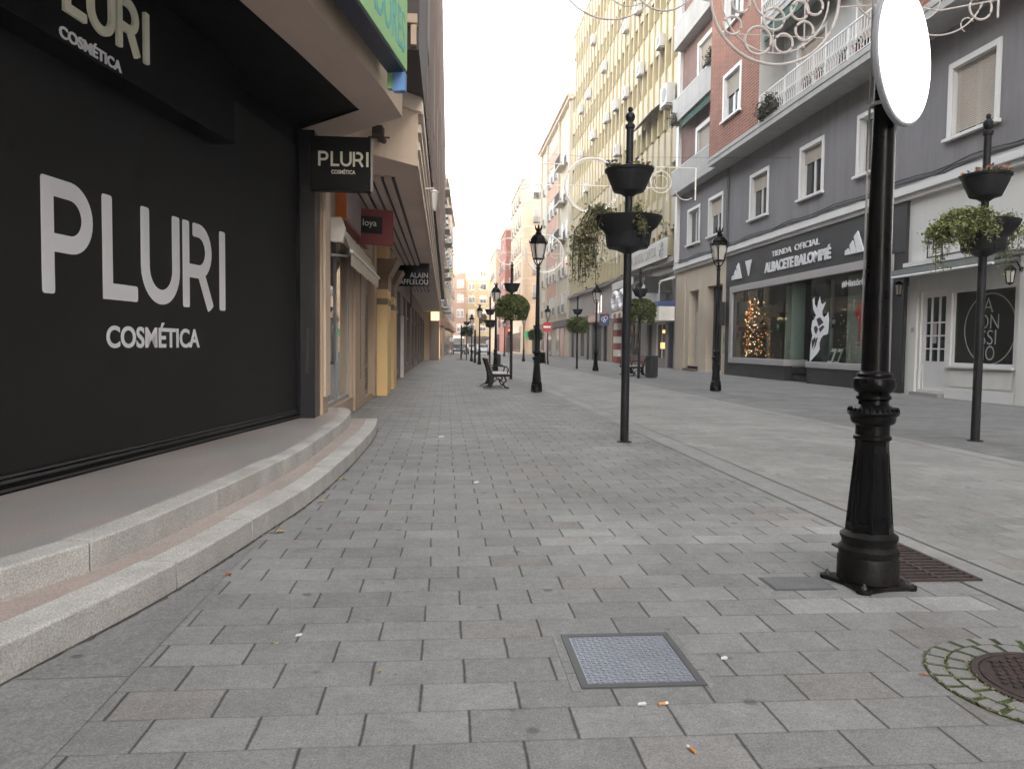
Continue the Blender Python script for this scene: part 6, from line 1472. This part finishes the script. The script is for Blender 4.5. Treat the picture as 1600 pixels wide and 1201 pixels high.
def frame_b(label, Y, cx, cz, s, cabl=8.9):
    t = light_frame(label, Y)
    mb = MB(); circ(mb, cx, Y, cz, 1.06*s, .05, 48); circ(mb, cx, Y, cz, .98*s, .012, 48); mb.build('rings', t)
    for q in (-1, 1):
        mb = MB(); xx = lambda d: cx+q*d*s
        for (z, a, b) in ((.80, 1.1, 4.2), (-.02, 1.06, 2.9)): mb.tube([(xx(a), Y, cz+z*s), (xx(b), Y, cz+z*s)], .018, WR, 6)
        mb.tube([(xx(4.15), Y, cz+.8*s), (xx(4.15), Y, cz-.45*s)], .03, WR, 6)
        circ(mb, xx(2.75), Y, cz+.22*s, .42*s, .02, 28); circ(mb, xx(2.75), Y, cz+.22*s, .26*s, .012, 22)
        circ(mb, xx(3.75), Y, cz-.05*s, .40*s, .016, 20, 190 if q > 0 else 230, 310 if q > 0 else 350); circ(mb, xx(1.9), Y, cz+.3*s, .5*s, .010, 24, 180, 360)
        mb.tube([(xx(3.0), Y, cz+.8*s), (xx(3.0), Y, cz-.5*s)], .015, WR, 5); mb.tube([(xx(2.2), Y, cz+.3*s), (xx(2.2), Y, cz-.5*s)], .010, WR, 5)
        mb.build('side_curls', t)
    mb = MB(); mb.tube([(cx-1.06*s, Y, cz), (cx+1.06*s, Y, cz)], .02, WR, 6); mb.build('crossbar', t)
    mb = MB(); mb.tube([(-.3, Y, cabl), (cx, Y, cz+1.1*s), (XR, Y, cabl)], .005, mm('cable'), 5); mb.build('hanging_cable', t)
frame_b('white christmas light frame with a large ring left of the planter pole', 30., 5.66, 7.57, 1.)
frame_b('second ringed christmas light frame crossing behind the lantern post', 50., 6.4, 7.3, 1.15, 9.3)
frame_b('third christmas light frame, faint before the peach corner block', 74., 6.0, 10.3, 1.2, 12)
frame_b('farthest small christmas light frame before the sunlit end of the street', 110., 5.0, 8.0, 1.2, 10)

# ================================================================== camera, light
cam = bpy.data.cameras.new('camera'); co = bpy.data.objects.new('camera', cam); C.objects.link(co)
from mathutils import Vector, Matrix
F_, CX_, CY_ = 1200., 800., 600.5
d = Vector((696-CX_, 538.5-CY_, F_)).normalized(); roll = radians(.4)
u = Vector((sin(roll), -cos(roll), 0)); u = (u-d*u.dot(d)).normalized(); r = (-u).cross(d)
if r.x < 0: r = -r
# rows of the world->camera matrix (camera x right, y down, z forward)
Rw = Matrix((r, d, u))                   # columns are camera axes' components
X = Vector((r.x, d.x, u.x)); Yd = Vector((r.y, d.y, u.y)); Z = Vector((r.z, d.z, u.z))
co.matrix_world = Matrix(((X.x, -Yd.x, -Z.x, 0), (X.y, -Yd.y, -Z.y, 0), (X.z, -Yd.z, -Z.z, H), (0, 0, 0, 1)))
cam.sensor_width = 36; cam.lens = 36*F_/1600; cam.clip_end = 4000; cam.clip_start = .05
bpy.context.scene.camera = co

SUN = Vector((.45, -.87, .165)).normalized()      # towards the sun: low, behind and to the right
el = math.asin(SUN.z); az = atan2(SUN.x, SUN.y)
w = bpy.data.worlds.new('World'); bpy.context.scene.world = w; w.use_nodes = True
nt = w.node_tree; bg = nt.nodes['Background']
sk = nt.nodes.new('ShaderNodeTexSky'); sk.sky_type = 'NISHITA'; sk.sun_disc = False; sk.sun_elevation = el; sk.sun_rotation = az
sk.air_density = 1.; sk.dust_density = 2.5; sk.ozone_density = .6
hs = nt.nodes.new('ShaderNodeHueSaturation'); hs.inputs['Saturation'].default_value = .24; hs.inputs['Value'].default_value = 1.
nt.links.new(sk.outputs[0], hs.inputs['Color']); nt.links.new(hs.outputs[0], bg.inputs['Color']); bg.inputs['Strength'].default_value = SKY
sl = bpy.data.lights.new('sun', 'SUN'); so = bpy.data.objects.new('sun', sl); C.objects.link(so)
sl.energy = 4.; sl.angle = radians(.5); sl.color = (1., .66, .34)
so.rotation_euler = (-SUN).to_track_quat('-Z', 'Y').to_euler()
sc = bpy.context.scene
sc.view_settings.view_transform = 'Standard'; sc.view_settings.look = 'None'; sc.view_settings.gamma = 1; sc.view_settings.exposure = EXPO
sc.cycles.max_bounces = 6; sc.cycles.diffuse_bounces = 4; sc.cycles.glossy_bounces = 3; sc.cycles.transparent_max_bounces = 8
sc.cycles.sample_clamp_indirect = 6
# thin air between the camera and the far end of the street
hz_ = MB(); hz_.box(-905, 905, -905, 1505, -1.03, 36.5, mt.setdefault('haze', bpy.data.materials.new('haze')))
hm = mt['haze']; hm.use_nodes = True; hm.node_tree.nodes.remove(hm.node_tree.nodes['Principled BSDF'])
hv = hm.node_tree.nodes.new('ShaderNodeVolumePrincipled'); hv.inputs['Density'].default_value = .0011; hv.inputs['Color'].default_value = (1, 1, 1, 1); hv.inputs['Anisotropy'].default_value = 0.
hm.node_tree.links.new(hv.outputs[0], hm.node_tree.nodes['Material Output'].inputs['Volume'])
o = hz_.build('haze'); tag(o, 'thin pale air softening the far end of the street', 'haze', kind='stuff')
sc.cycles.volume_bounces = 0
